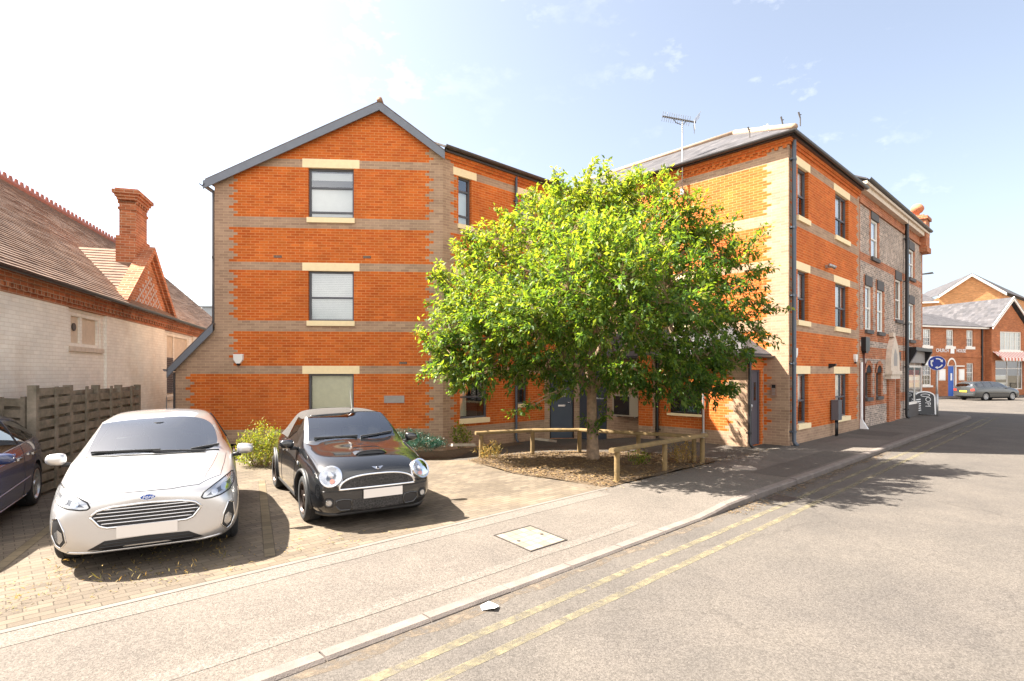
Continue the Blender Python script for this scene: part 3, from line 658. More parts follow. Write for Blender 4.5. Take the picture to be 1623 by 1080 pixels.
def door(F, a, b, c, d, root, off, mat, name='door', depth=.06, frame=None, fw=.05):
    mb = MB(off)
    for (x0, x1, y0, y1) in ((a, a+fw, c, d), (b-fw, b, c, d), (a+fw, b-fw, d-fw, d)): mb.fbox(F, x0, x1, y0, y1, -depth-.05, -depth+.02)
    fo = mb.build(name+'_frame', frame or mat, root)
    mb = MB(off); mb.fbox(F, a+fw+.004, b-fw-.004, c+.012, d-fw-.004, -depth-.05, -depth-.008)
    return mb.build(name, mat, root)
dd = door(FD, .14, .84, 0, 2.06, APT, OFF, M_PDOOR)
mb = MB(OFF); mb.fbox(FD, .54, .66, 1.22, 1.72, -.07, -.058); mb.build('vision_panel', M_SIDEGLASS, dd)
mb = MB(OFF)
for z0, z1 in ((1.34, 1.44), (1.46, 1.56), (1.58, 1.8)): mb.fbox(FD, .235, .31, z0+.1, z1+.09, -.07, -.062)
mb.build('door_notice', M_WSIGN, dd)
mb = MB(OFF); mb.tube([FD(.27, 1.12, -.07), FD(.31, 1.12, -.02), FD(.31, .96, -.02), FD(.27, .96, -.07)], .012, 8); mb.build('handle', M_CHROME, dd, smooth=True)
downpipe(FD, -.02, 0, 2.45, APT, OFF, r=.042, out=.07, mat=M_BLACK)
downpipe(FPW, 3.98, -.1, 2.45, APT, OFF, r=.035, out=.06, mat=M_STEEL, shoe=False)
downpipe(FPW, 2.50, -.1, 2.45, APT, OFF, r=.04, out=.06, mat=M_BLACK, shoe=False)
# boarded bin store on the porch line and the splayed entrance with the blue door
FST = Frame(FPW(-.0, 0, .03), (.686, -.728))
mb = MB(OFF)
for i in range(9): mb.fbox(FST, -.55+i*.125, -.55+i*.125+.12, -.28, 2.2, -.03, .0+(.003 if i % 2 else 0))
mb.fbox(FST, -.56, .58, -.3, -.22, -.02, .02)
bs = mb.build('boarded_door', M_DOOR, APT)
text('Bin Store', .085, FST(.34, 1.13, .012)-OFF, face_rot(FST.d, FST.n), .002, M_WSIGN, bs)
FE = Frame(FW(4.26, 0), FPW(-.55, 0)-FW(4.26, 0)); SE = (FPW(-.55, 0)-FW(4.26, 0)).length
mb = MB(OFF); wall(mb, FE, 0, SE, -.6, 2.55, lambda z: [(SE, 1)], [(.18, 1.02, -.27, 1.85)]); mb.build('entrance_wall', [M_RED, M_GREY], APT)
bd = door(FE, .18, 1.02, -.27, 1.85, APT, OFF, M_DOOR, frame=M_BLACK)
mb = MB(OFF); mb.fbox(FE, .48, .72, .82, .88, -.07, -.055); mb.build('letter_plate', M_CHROME, bd)
mb = MB(OFF); mb.fbox(FE, .44, .76, 1.15, 1.7, -.07, -.055); mb.build('glazed_panel', M_SIDEGLASS, bd)
mb = MB(OFF); mb.fbox(FE, .50, .60, 1.2, 1.5, -.055, -.05); mb.build('red_notice', M_RED_PAINT, bd)
mb = MB(OFF); mb.tube([FE(.9, .85, -.06), FE(.9, 1.02, -.03), FE(.9, 1.0, -.03)], .012, 8); mb.tube([FE(.9, .96, -.02), FE(.78, .96, -.02)], .012, 8); mb.build('handle', M_CHROME, bd, smooth=True)
mb = MB(OFF)
top = [FW(4.1, 2.55, .25), FE(.0, 2.55, .25), FE(SE, 2.55, .3), FPW(-.2, 2.55, .2)]
mb.face(top+[FB(.2, 3.3, .02), FW(5.9, 3.3, .02)]); mb.build('entrance_roof', MATS['slate_roof'], APT)
# roofs
rb = -FG.n
def roof_plane(mb, pts, th=.05):
    pts = [Vector(p) for p in pts]; lo = [p-V(0, 0, th) for p in pts]
    mb.face(pts); mb.face(lo[::-1])
    for i in range(len(pts)): j = (i+1) % len(pts); mb.face([pts[j], pts[i], lo[i], lo[j]])
M_TILE = brickmat('brown_grey_tile', (.12, .10, .095), (.17, .14, .125), (.07, .06, .055), bw=.27, rh=.11, ms=.003, var=.25, bump=.4)
mb = MB(OFF); ov = .17; dpt = 7.0
eL, aP, eR = FG(-.18, 7.30-.18*sl+.14, ov), FG(4.58, 9.485+.20, ov), FG(SG+.06, 8.22-.06*sr+.17, ov)
roof_plane(mb, [eL, aP, aP+rb*dpt, eL+rb*dpt]); roof_plane(mb, [aP, eR, eR+rb*(.25), aP+rb*dpt])
mb.build('tiled_roof', M_TILE, APT); mb = MB(OFF)
roof_plane(mb, [FG(-1.2, 2.09-.15*gs+.17, ov), FG(.02, 3.18+.02*gs+.17, ov), FG(.02, 3.18+.02*gs+.17, -7), FG(-1.2, 2.09-.15*gs+.17, -7)])
mb.build('lean_to_roof', M_TILE, APT); mb = MB(OFF)
# wing roof behind the gutter
p0, p1 = FW(-.1, 8.45, .22), FW(SW, 8.45, .22); u0, u1 = FW(-.6, 9.35, -1.6), FW(SW+1.5, 9.35, -1.6)
roof_plane(mb, [p0, p1, u1, u0])
mb.build('wing_roof', M_TILE, APT)
mb = MB(OFF); mb.tube([aP+V(0, 0, .02)+FG.n*.02, aP+rb*dpt+V(0, 0, .02)], .085, 10); mb.build('ridge_tile', pbr('ridge_terracotta', (.25, .14, .09), .8, var=.2), APT, smooth=True)
def board(a, b, h, t=.035, drop=.03):
    mb = MB(OFF)
    a, b = Vector(a), Vector(b); n = FG.n*t; z = V(0, 0, h); d = V(0, 0, drop)
    mb.hexa([a-z-d, b-z-d, b-z-d+n, a-z-d+n, a-d, b-d, b-d+n, a-d+n]); mb.build('bargeboard', M_BARGE, APT)
board(FG(-.24, 7.30-.24*sl+.14, ov-.03), FG(4.58, 9.485+.19, ov-.03), .22); board(FG(4.58, 9.485+.19, ov-.028), FG(SG+.06, 8.22-.06*sr+.16, ov-.028), .235)
board(FG(-1.2, 2.09-.15*gs+.16, ov-.03), FG(.02, 3.18+.02*gs+.16, ov-.03), .22)
for s0, s1, z in ((-.26, .02, 7.22),): gutter([FG(-.26, z, .2), FG(-.26, z, -6)], APT, OFF)
gutter([FG(-1.22, 2.08, .2), FG(-1.22, 2.08, -6)], APT, OFF)
downpipe(FGL, 6.9, 3.0, 7.1, APT, OFF, shoe=False, mat=M_GUTTER); downpipe(FLL, 6.9, 0, 2.0, APT, OFF, mat=M_GUTTER)
gutter([FW(-.1, 8.46, .23), FW(SW-.1, 8.46, .23)], APT, OFF, r=.075)
mb = MB(OFF); mb.fbox(FW, 0, SW-.1, 8.33, 8.47, .08, .15); mb.build('fascia', M_GUTTER, APT)
# hipped slate roof of the street block
mb = MB(OFF); ez = 8.47; oh = .24; hp = 2.75; rzv = 10.15
c0 = CC-RDV*oh-DP*oh; c0 = V(c0.x, c0.y, ez); c1 = CC+RDV*(SS+.02)-DP*oh; c1 = V(c1.x, c1.y, ez); c2 = CC+DP*9.5-RDV*oh; c2 = V(c2.x, c2.y, ez); c3 = CC+DP*9.5+RDV*SS; c3 = V(c3.x, c3.y, ez)
h0 = CC+(RDV+DP)*hp; h0 = V(h0.x, h0.y, rzv); h1 = CC+RDV*hp+DP*9.5; h1 = V(h1.x, h1.y, rzv); h2 = CC+RDV*(SS+.02)+DP*hp; h2 = V(h2.x, h2.y, rzv)
roof_plane(mb, [c2, c0, h0, h1]); roof_plane(mb, [c0, c1, h2, h0]); mb.face([h0, h2, c3, h1]); mb.face([c1, c3, h2])
mb.build('slate_roof', MATS['slate_roof'], APT)
mb = MB(OFF); mb.tube([c0+V(0, 0, .03), h0+V(0, 0, .03)], .09, 8); mb.tube([h0+V(0, 0, .03), h1+V(0, 0, .03)], .09, 8); mb.build('hip_tile', pbr('hip_clay', (.34, .24, .17), .8, var=.2), APT, smooth=True)
gutter([c2+V(0, 0, -.03), c0+V(0, 0, -.03)-DP*.0, c1+V(0, 0, -.03)], APT, OFF, r=.075)
mb = MB(OFF); mb.fbox(FB, .2, SB+.15, 8.35, 8.47, .08, .16); mb.fbox(FS, -.15, SS-.03, 8.35, 8.468, .08, .158); mb.build('fascia', M_GUTTER, APT)
# air bricks
mb = None
for F, lst in ((FG, [(1.72, 5.26), (4.20, 5.28), (5.22, 2.26), (6.0, 2.27)]), (FW, [(1.9, .12), (3.5, .0)])):
    for s, z in lst:
        mb = MB(OFF); mb.fbox(F, s-.11, s+.11, z-.035, z+.035, -.01, .004, 0)
        for k in range(9): mb.fbox(F, s-.1+k*.023, s-.092+k*.023, z-.03, z+.03, .004, .008, 1)
        mb.build('air_brick', [M_BLACK, M_GREY], APT)
# wall plinth line of dark step slabs by the path
def slab(x, y, z, rot, label, tilt):
    mb = MB(); mb.box(-.3, .3, -.28, .28, 0, .07); o = mb.build('paving_slab', M_SLAB); o.location = (x, y, z); o.rotation_euler = (tilt, R(2), rot); tag(o, label, 'paving slab', 'loose paving slabs'); return o
slab(-1.32, 14.35, .06, R(20), 'loose stone slab lying beside the dark juniper bush', R(-8))
slab(.92, 16.1, -.02, R(-30), 'loose stone slab resting near the blue door behind the rail', R(-9))

# ------------------------------------------------------------------ fittings on the apartment building: things of their own
def on_wall(name, label, cat, F, s, z, group=None):
    p = F(s, z, 0); return thing(name, label, cat, p, F.ang, group)      # local x along the wall, -y outwards
def alarm(F, s, z, label):
    t = on_wall('alarm_box', label, 'alarm box', F, s, z, 'white alarm boxes on the brick walls')
    mb = MB(); prof = [(-.13, .16), (.13, .16), (.12, 0), (.05, -.10), (-.05, -.10), (-.12, 0)]
    f = [V(x, -.07, y) for x, y in prof]; b = [V(x*1.06, 0, y*1.04) for x, y in prof]
    mb.face(f[::-1]); mb.grid(f, b, 0, True); mb.build('cover', M_WHITE, t, smooth=True, angle=30)
    mb = MB(); mb.lathe([(0, -.06), (.045, -.06), (.05, -.01), (0, -.01)], 14, 'y', (0, 0, -.115)); mb.build('sounder', M_BLACK, t)
alarm(FG, .66, 2.34, 'white alarm box on the gable wall above the silver car')
alarm(FS, .36, 2.5, 'white alarm box on the street wall beside the corner downpipe')
alarm(FS, 5.95, 2.45, 'white alarm box on the street wall at the end next to the old building')
o = MB(); o.box(-.285, .285, -.02, 0, -.105, .105); o = o.build('wall_plaque', M_GREYWALL); o.location = FG(4.97, 1.22); o.rotation_euler = (0, 0, FG.ang); tag(o, 'blank grey plaque on the gable wall right of the ground floor window', 'plaque')
t = on_wall('intercom_panel', 'slim pinkish metal intercom panel beside the grey porch door', 'intercom', FB, 6.81, 1.5)
mb = MB(); mb.box(-.075, .075, -.03, 0, -.18, .18); mb.build('face_plate', pbr('intercom_metal', (.40, .25, .18), .4, metal=.4), t)
mb = MB(); mb.box(-.05, .05, -.034, -.028, .06, .15); mb.build('speaker_grille', M_BLACK, t)
mb = MB()
for k in range(5): mb.box(-.04, .04, -.036, -.029, .03-k*.04, .045-k*.04)
mb.build('button_strip', M_STEEL, t)
o = MB(); o.box(-.14, .14, -.015, 0, -.08, .08); o = o.build('name_plate', M_STEEL); o.location = FS(.36, 1.53); o.rotation_euler = (0, 0, FS.ang); tag(o, 'small grey plate on the street wall beside the corner window', 'plaque')
t = thing('meter_cabinet', 'slim grey utility cabinet on two pipe legs against the street wall', 'cabinet', FS(3.55, 0, .14), FS.ang)
mb = MB(); mb.box(-.17, .17, -.1, .1, .5, 1.1); mb.build('housing', M_DSTONE if False else pbr('cabinet_grey', (.10, .105, .12), .5), t)
mb = MB(); mb.box(-.18, .18, -.11, .11, 1.1, 1.125); mb.build('lid', MATS['cabinet_grey'], t)
for x in (-.08, .08): mb = MB(); mb.tube([(x, 0, -.02), (x, 0, .5)], .025, 10); mb.build('leg', M_BLACK, t, smooth=True)
t = on_wall('spotlight', 'pale twin spotlight high on the street wall between the middle windows', 'spotlight', FS, 3.0, 5.25)
mb = MB(); mb.box(-.05, .05, -.12, 0, -.04, .04); mb.build('bracket', M_STEEL, t)
for x in (-.12, .12): mb = MB(); mb.tube([(x*.3, -.1, 0), (x, -.14, .02), (x*1.7, -.2, -.03)], [.03, .05, .06], 10); mb.build('lamp_head', M_STEEL, t, smooth=True)
t = on_wall('wall_lamp', 'small black wall lamp on the street wall left of the ground floor lintel', 'wall lamp', FS, 3.3, 2.2)
mb = MB(); mb.hexa([(-.06, 0, -.09), (.06, 0, -.09), (.06, 0, .06), (-.06, 0, .06), (-.05, -.2, .0), (.05, -.2, .0), (.05, -.2, .06), (-.05, -.2, .06)]); mb.build('hood', M_BLACK, t)
# television aerial on a mast
t = thing('tv_aerial', 'white television aerial on a tall mast above the west wall', 'aerial', FB(4.1, 7.45, .12), FB.ang)
mb = MB(); mb.tube([(0, 0, 0), (0, 0, 2.35)], .022, 10); mb.build('mast', M_STEEL, t, smooth=True)
mb = MB(); bd_ = (Matrix.Rotation(-FB.ang, 3, 'Z') @ V(-.93, .25, .30)).normalized(); o0 = V(0, 0, 2.38); A0, A1 = o0+bd_*.62, o0-bd_*.42
mb.bar(A0, A1, .04, .04); mb.tube([o0+bd_*.3, o0+bd_*.2-V(0, 0, .12), o0-V(0, 0, .16), o0-bd_*.12-V(0, 0, .02)], .012, 6)
mb.build('boom', M_DSTONE, t)
mb = MB(); hx = bd_.cross(V(0, 0, 1)).normalized(); vv = hx.cross(bd_).normalized()
for k in range(13):
    c = A0-bd_*.07*k
    for q in (1, -1): mb.tube([c, c+hx*q*.15+vv*.09], .007, 5); mb.tube([c, c+hx*q*.15-vv*.09], .007, 5)
mb.build('director_rods', M_STEEL, t)
mb = MB()
for q in (1, -1):
    for k in range(5): mb.tube([A1+bd_*.05+vv*q*(.05+.05*k)-hx*.16-bd_*.02*k, A1+bd_*.05+vv*q*(.05+.05*k)+hx*.16-bd_*.02*k], .007, 5)
    for x in (-.16, .16): mb.bar(A1+bd_*.06+hx*x, A1+bd_*-.05+hx*x+vv*q*.28, .012, .012)
mb.build('reflector', M_STEEL, t)
mb = MB(); mb.tube([(0, .1, .5), (0, 0, .5)], .02, 8); mb.box(-.05, .05, -.03, .1, .05, .25); mb.build('wall_bracket', M_STEEL, t)
t = thing('roof_aerial', 'cluster of small dark and white aerial stubs on the hip of the street block', 'aerial', c0*.72+h0*.28)
for (x, y, h, l, m) in ((-.5, .5, .30, .05, M_DSTONE), (-.05, .25, .28, .16, M_WSIGN), (.28, .1, .42, .04, M_DSTONE), (.55, -.35, .34, .04, M_DSTONE)):
    mb = MB(); mb.tube([(x, y, -.05), (x, y, h*.5), (x-.05, y, h)], [.016, .018, .025], 6); mb.tube([(x-l, y, h*.75), (x+l*.7, y, h*.8)], .014, 5); mb.build('aerial_stub', m, t)
# outdoor air conditioning unit between the bin store and the pier
t = thing('air_conditioner', 'cream air conditioning unit hung in the dark recess beside the brick pier', 'air conditioner', FPW(1.5, 0, -.02), FPW.ang)
mb = MB(); mb.box(-.48, .48, -.32, 0, .62, 1.28); mb.build('casing', pbr('cream_metal', (.36, .31, .24), .5), t)
mb = MB(); mb.lathe([(.0, -.33), (.25, -.335), (.26, -.315), (.0, -.31)], 32, 'y', (-.13, 0, .95)); mb.box(-.42, .16, -.324, -.31, .66, 1.24); mb.build('fan_grille', M_BLACK, t)
mb = MB(); mb.bar((-.35, -.3, .6), (-.35, 0, .6), .04, .04); mb.bar((.35, -.3, .6), (.35, 0, .6), .04, .04); mb.build('bracket', M_STEEL, t)

# ------------------------------------------------------------------ the old patterned brick building with the corner shop
OV = FS(6.5, -.1); VIC = thing('victorian_building', 'old red and grey patterned brick building with a corner shop next door', 'building', OV)
s0, s1 = 6.5, 17.0
REDB = [(8.0, 9), (6.0, 6.33), (3.15, 3.5), (2.5, 2.9), (.78, 1.12)]
vop = [(8.1, 9.05, 6.3, 7.73), (14.15, 15.15, 6.25, 7.55), (7.35, 8.15, 3.54, 5.17), (8.95, 9.8, 3.54, 5.17), (11.75, 12.7, 4.2, 5.9), (14.15, 15.15, 3.45, 5.1),
       (7.35, 8.1, 1.06, 2.0), (8.8, 9.55, 1.06, 2.0), (11.45, 12.4, .0, 2.5), (13.75, 16.85, .55, 2.3)]
def vz(z):
    red = any(a < z < b for a, b in REDB)
    if red: return [(s1, 0)]
    o = [(6.72, 0)]; tz = .07*(int(z/.15) % 2)
    for (a, b, c, d) in vop[:9]:
        if c-.1 < z < d+.35: o += [(a-.2-tz, 1), (b+.2+tz, 0)]
    o = sorted(o, key=lambda e: e[0]); o = [e for e in o]
    # rebuild as ordered segments
    cuts = sorted([(a-.2-tz, b+.2+tz) for (a, b, c, d) in vop[:9] if c-.1 < z < d+.35]); seg = [(6.72, 0)]
    for a, b in cuts: seg += [(a, 1), (b, 0)]
    seg += [(s1-.22-tz, 1), (s1, 0)] if z < 3.2 or z > 3.2 else []
    return seg
mb = MB(OV); wall(mb, FS, s0, s1, -.6, 8.75, vz, vop, out=-.03, reveal=.16)
FVE = Frame(FS(s1, 0, -.03), (-.686, .728)); wall(mb, FVE, 0, 7, -.6, 8.75, lambda z: [(7, 0 if any(a < z < b for a, b in REDB) else 1)])
FVW = Frame(FS(s0, 0, -.03)+DP*7, (.686, -.728)); wall(mb, FVW, 0, 7, 8.3, 8.75, lambda z: [(7, 0)])
mb.build('wall', [M_OLDRED, M_FLINT], VIC)
for k, (a, b, c, d) in enumerate(vop[:6]):
    window(FS, a, b, c, d, VIC, OV, fm=M_WFRAME, rails=(.5,), depth=.06, sill=.13, lintel=.36, smat=M_DSTONE, lmat=M_DSTONE, lov=.03, ov=.05, fw=.07, blind_or_reflection=[(.08, .92, .05, .95)])
for (a, b, c, d) in vop[6:8]:
    window(FS, a, b, c, d, VIC, OV, fm=M_DSTONE, rails=(), depth=.15, sill=.12, smat=M_DSTONE, fw=.05)
    mb = MB(OV); n = 8; m = (a+b)/2; rr = (b-a)/2
    arc = [(m-rr*math.cos(math.pi*i/n), d-.02+.28*math.sin(math.pi*i/n)) for i in range(n+1)]; arc2 = [(m-(rr+.14)*math.cos(math.pi*i/n), d-.02+.46*math.sin(math.pi*i/n)) for i in range(n+1)]
    for i in range(n):
        p = [arc[i], arc[i+1], arc2[i+1], arc2[i]]
        mb.face([FS(x, y, .006) for x, y in p], 0); mb.face([FS(arc[i][0], arc[i][1], .006), FS(arc[i+1][0], arc[i+1][1], .006), FS(arc[i+1][0], arc[i+1][1], -.03), FS(arc[i][0], arc[i][1], -.03)], 0)
    mb.build('arch', M_OLDRED, VIC)
    mb = MB(OV); mb.face([FS(x, y, -.024) for x, y in arc]); mb.build('fanlight', M_DARKROOM, VIC)
mb = MB(OV); mb.fbox(FS, s0, s1+.1, 8.0, 8.12, -.03, .03); mb.build('string_course', M_OLDRED, VIC)
mb = MB(OV); mb.fbox(FS, s0+.02, s1+.15, 8.42, 8.6, -.03, .16); mb.fbox(FS, s0+.02, s1+.2, 8.6, 8.7, -.03, .24); mb.build('cornice', M_WSTONE, VIC)
gutter([FS(s0+.05, 8.80, .27), FS(s1+.25, 8.80, .27)], VIC, OV, r=.085, mat=M_BLACK)
mb = MB(OV); roof_plane(mb, [FS(s0, 8.78, .25), FS(s1+.2, 8.78, .25), FS(s1-2.5, 11.0, -4), FS(s0, 11.0, -4)]); roof_plane(mb, [FS(s1+.2, 8.78, .25), FS(s1+.2, 8.78, -7), FS(s1-2.5, 11.0, -7), FS(s1-2.5, 11.0, -4)])
mb.build('slate_roof', MATS['slate_roof'], VIC)
downpipe(FS, 13.15, .0, 8.6, VIC, OV, r=.07, out=.1, mat=M_BLACK)
mb = MB(OV); mb.tube([FS(6.62, 2.35, .04), FS(6.62, .35, .04)], .045, 10); mb.hexa([FS(6.57, 0, .25), FS(6.67, 0, .25), FS(6.67, 0, 0), FS(6.57, 0, 0), FS(6.59, .35, .06), FS(6.65, .35, .06), FS(6.65, .35, 0), FS(6.59, .35, 0)]); mb.build('white_pipe', M_WSIGN, VIC, smooth=True, angle=40)
mb = MB(OV); mb.tube([FS(7.02, 2.8, .02), FS(7.02, .05, .02)], .03, 8); mb.build('brown_pipe', pbr('brown_pipe_paint', (.10, .03, .02), .5), VIC, smooth=True)
mb = MB(OV); mb.fbox(FS, 6.85, 7.35, 2.75, 3.25, -.03, .12); mb.fbox(FS, 6.95, 7.25, 2.68, 2.75, -.03, .10); mb.build('meter_box', M_BLACK, VIC)
# stone niche hood over the entrance
mb = MB(OV); ol = [(10.15, 2.05), (11.6, 2.05), (11.55, 2.55), (11.4, 2.95), (11.1, 3.25), (10.88, 3.42), (10.65, 3.25), (10.35, 2.95), (10.2, 2.55)]
f = [FS(x, y, .16) for x, y in ol]; b = [FS(x, y, -.05) for x, y in ol]; mb.face(f); mb.grid(f, b, 0, True); mb.fbox(FS, 10.05, 11.7, 1.9, 2.05, -.05, .22); mb.fbox(FS, 10.12, 11.62, 1.72, 1.9, -.05, .17); mb.fbox(FS, 10.7, 11.06, 3.42, 3.6, -.03, .12)
nh = mb.build('stone_niche', M_WSTONE, VIC)
mb = MB(OV); mb.face([FS(x, y, .165) for x, y in ((10.6, 2.25), (11.15, 2.25), (11.15, 2.7), (10.87, 2.95), (10.6, 2.7))]); mb.build('recess', M_GREYWALL, nh)
mb = MB(OV); mb.fbox(FS, 10.35, 11.35, -.1, 1.72, -.03, .05); mb.build('entrance_jamb', M_OLDRED, VIC)
mb = MB(OV); mb.fbox(FS, 11.35, 12.5, 2.5, 2.86, -.1, .02); mb.build('lintel', M_DSTONE, VIC)
vd = door(FS, 11.45, 12.4, 0, 2.5, VIC, OV, M_WFRAME, depth=.18)
# shopfront
sb = MB(OV); sb.fbox(FS, 13.7, 16.9, -.1, .55, -.03, .06); sb.build('stall_riser', M_DSTONE, VIC)
sw = window(FS, 13.75, 16.85, .55, 2.3, VIC, OV, fm=M_WFRAME, rails=(), mull=(.52,), depth=.02, fw=.09, sill=.08, smat=M_WFRAME)
for (a, b, c, d, m) in ((13.9, 16.7, 1.62, 1.78, M_WSIGN), (13.9, 16.7, 1.28, 1.5, pbr('orange_poster', (.75, .30, .04), .5)), (13.9, 16.7, 1.78, 2.1, pbr('red_poster', (.6, .06, .03), .5)), (13.9, 16.7, 1.5, 1.62, MATS['red_poster'])):
    mb = MB(OV); mb.fbox(FS, a, b, c, d, -.13, -.12); mb.build('poster', m, sw)
for sx in (14.3, 16.0):
    mb = MB(OV)
    rg = [[FS(sx+.42*math.cos(a)*k, .95+.3*math.sin(a)*k, -.118) for a in [2*math.pi*i/28 for i in range(28)]] for k in (1, .86)]
    mb.grid(rg[0], rg[1], 0, True)
    for i in range(12): a = math.pi*i/12; mb.bar(FS(sx-.4*math.cos(a), .95-.28*math.sin(a), -.115), FS(sx+.4*math.cos(a), .95+.28*math.sin(a), -.115), .012, .006)
    mb.build('wheel_poster', M_WSIGN, sw)
mb = MB(OV); mb.fbox(FS, 13.65, 16.95, 2.42, 2.95, -.03, .1); mb.build('fascia_board', M_GREYWALL, VIC)
mb = MB(OV); mb.fbox(FS, 13.6, 17.05, 2.95, 3.1, -.03, .35)
for a in (13.6, 16.82):
    mb.hexa([FS(a, 2.3, .06), FS(a+.2, 2.3, .06), FS(a+.2, 2.3, -.03), FS(a, 2.3, -.03), FS(a, 2.95, .38), FS(a+.2, 2.95, .38), FS(a+.2, 2.95, -.03), FS(a, 2.95, -.03)])
mb.build('shop_cornice', M_BLACK, VIC)
# corner chimney with ball finial
FC_ = Frame(FS(16.45, 0, .12), (.728, .686)); mb = MB(OV)
def stack(mb, F, a, b, o1, o0, z0, z1, mat=0): mb.fbox(F, a, b, z0, z1, o0, o1, mat)
stack(mb, FS, 16.35, 17.2, .22, -.6, 7.95, 9.25); stack(mb, FS, 16.3, 17.25, .27, -.65, 7.7, 7.95); stack(mb, FS, 16.28, 17.27, .29, -.67, 9.25, 9.4); stack(mb, FS, 16.45, 17.1, .12, -.5, 9.4, 9.5)
ch = mb.build('chimney', M_OLDRED, VIC)
mb = MB(OV); cp = FS(16.77, 0, -.19); mb.lathe([(.0, 9.5), (.13, 9.5), (.08, 9.58), (.1, 9.64), (.2, 9.70), (.27, 9.82), (.27, 9.92), (.2, 10.04), (.1, 10.1), (0, 10.12)], 20, 'z', cp); mb.build('ball_finial', pbr('terracotta', (.42, .16, .08), .8, var=.15), ch, smooth=True)

# ------------------------------------------------------------------ the white hall on the left
OH = V(-9.5, 12, -.02); HALL = thing('white_hall', 'white painted brick hall with a steep brown tiled roof and brick chimney', 'building', OH)
FH = Frame((-7.02, 4), (-.2943, .9557)); HS = 25.3; HL0 = 4.0; TP = (7.58-3.66)/3.9
mb = MB(OH); hop = [(8.0, 9.55, 2.55, 3.3), (14.7, 17.4, 1.17, 3.3)]
wall(mb, FH, HL0, HS, -.3, 3.36, lambda z: [(HS, 0)], hop, reveal=.12)
for a, b in ((HL0, 7.8), (9.75, 14.3), (17.85, HS)):
    wall(mb, FH, a, b, -.3, 3.36, lambda z: [(HS, 0)], out=.06)
    for e in (a, b): mb.face([FH(e, -.3, .06), FH(e, -.3, 0), FH(e, 3.36, 0), FH(e, 3.36, .06)])
FHE = Frame(FH(HS, 0, .0), (-.9557, -.2943)); wall(mb, FHE, 0, 7.8, -.3, 7.58, lambda z: [(8, 0)], clips=[(-TP, 1, 3.66), (TP, 1, 3.66+TP*7.8)])
FHN = Frame(FH(HL0, 0)-FH.n*7.8, FH.n); wall(mb, FHN, 0, 7.8, -.3, 7.58, lambda z: [(8, 0)], clips=[(-TP, 1, 3.66), (TP, 1, 3.66+TP*7.8)])
mb.build('wall', M_WHITEBRICK, HALL)
mb = MB(OH); mb.fbox(FH, HL0, HS, 3.36, 3.44, -.05, .08); mb.fbox(FH, HL0, HS, 3.52, 3.6, -.05, .14); mb.fbox(FH, HL0, HS, 3.6, 3.7, -.05, .19)
k = HL0+.1
while k < HS: mb.fbox(FH, k, k+.11, 3.44, 3.52, -.05, .135); k += .225
mb.fbox(FH, HL0, HS, 3.44, 3.52, -.05, .09)
mb.build('eaves_corbel', M_OLDRED, HALL)
M_ROOFT = pbr('brown_clay_tile', (.13, .078, .055), .9, col2=(.25, .145, .09), scale=4, bump=.5, bscale=30)
def tile_slope(mb, F, out0, z0, out1, z1, la, lb, ra, rb_, rows, th=.022):
    # courses of tiles, each lifted at its lower edge; left/right limits interpolate along the slope
    for i in range(rows):
        f0, f1 = i/rows, (i+1)/rows
        A0 = la+(lb-la)*f0; A1 = la+(lb-la)*f1; B0 = ra+(rb_-ra)*f0; B1 = ra+(rb_-ra)*f1
        o_0, o_1 = out0+(out1-out0)*f0, out0+(out1-out0)*f1; q0, q1 = z0+(z1-z0)*f0, z0+(z1-z0)*f1
        n = max(1, int((B0-A0)/.5)); jit = [random.uniform(-.006, .008) for _ in range(n+1)]
        for j in range(n):
            u0, u1 = j/n, (j+1)/n
            p = [F(A0+(B0-A0)*u0, q0+th+jit[j], o_0), F(A0+(B0-A0)*u1, q0+th+jit[j+1], o_0), F(A1+(B1-A1)*u1, q1, o_1), F(A1+(B1-A1)*u0, q1, o_1)]
            mb.face(p); mb.face([F(A0+(B0-A0)*u0, q0-.004, o_0), F(A0+(B0-A0)*u1, q0-.004, o_0), p[1], p[0]])
mb = MB(OH)
tile_slope(mb, FH, .32, 3.74, -3.9, 7.58, HL0, HL0, HS+.15, HS+.15, 56)
rr_ = [FH(HL0, 3.4, -8.1), FH(HS+.15, 3.4, -8.1), FH(HS+.15, 7.58, -3.9), FH(HL0, 7.58, -3.9)]; mb.face(rr_[::-1])
mb.build('tiled_roof', M_ROOFT, HALL)
mb = MB(OH); mb.tube([FH(HL0, 7.61, -3.9), FH(HS+.15, 7.61, -3.9)], .10, 8)
k = HL0+.1
while k < HS: mb.hexa([FH(k, 7.68, -3.88), FH(k+.2, 7.68, -3.88), FH(k+.2, 7.68, -3.92), FH(k, 7.68, -3.92), FH(k+.05, 7.83, -3.88), FH(k+.15, 7.83, -3.88), FH(k+.15, 7.83, -3.92), FH(k+.05, 7.83, -3.92)]); k += .3
mb.build('crested_ridge', pbr('red_ridge', (.36, .13, .09), .8, var=.2), HALL)
gutter([FH(HL0, 3.72, .36), FH(HS, 3.72, .36)], HALL, OH, mat=M_BLACK, r=.06)
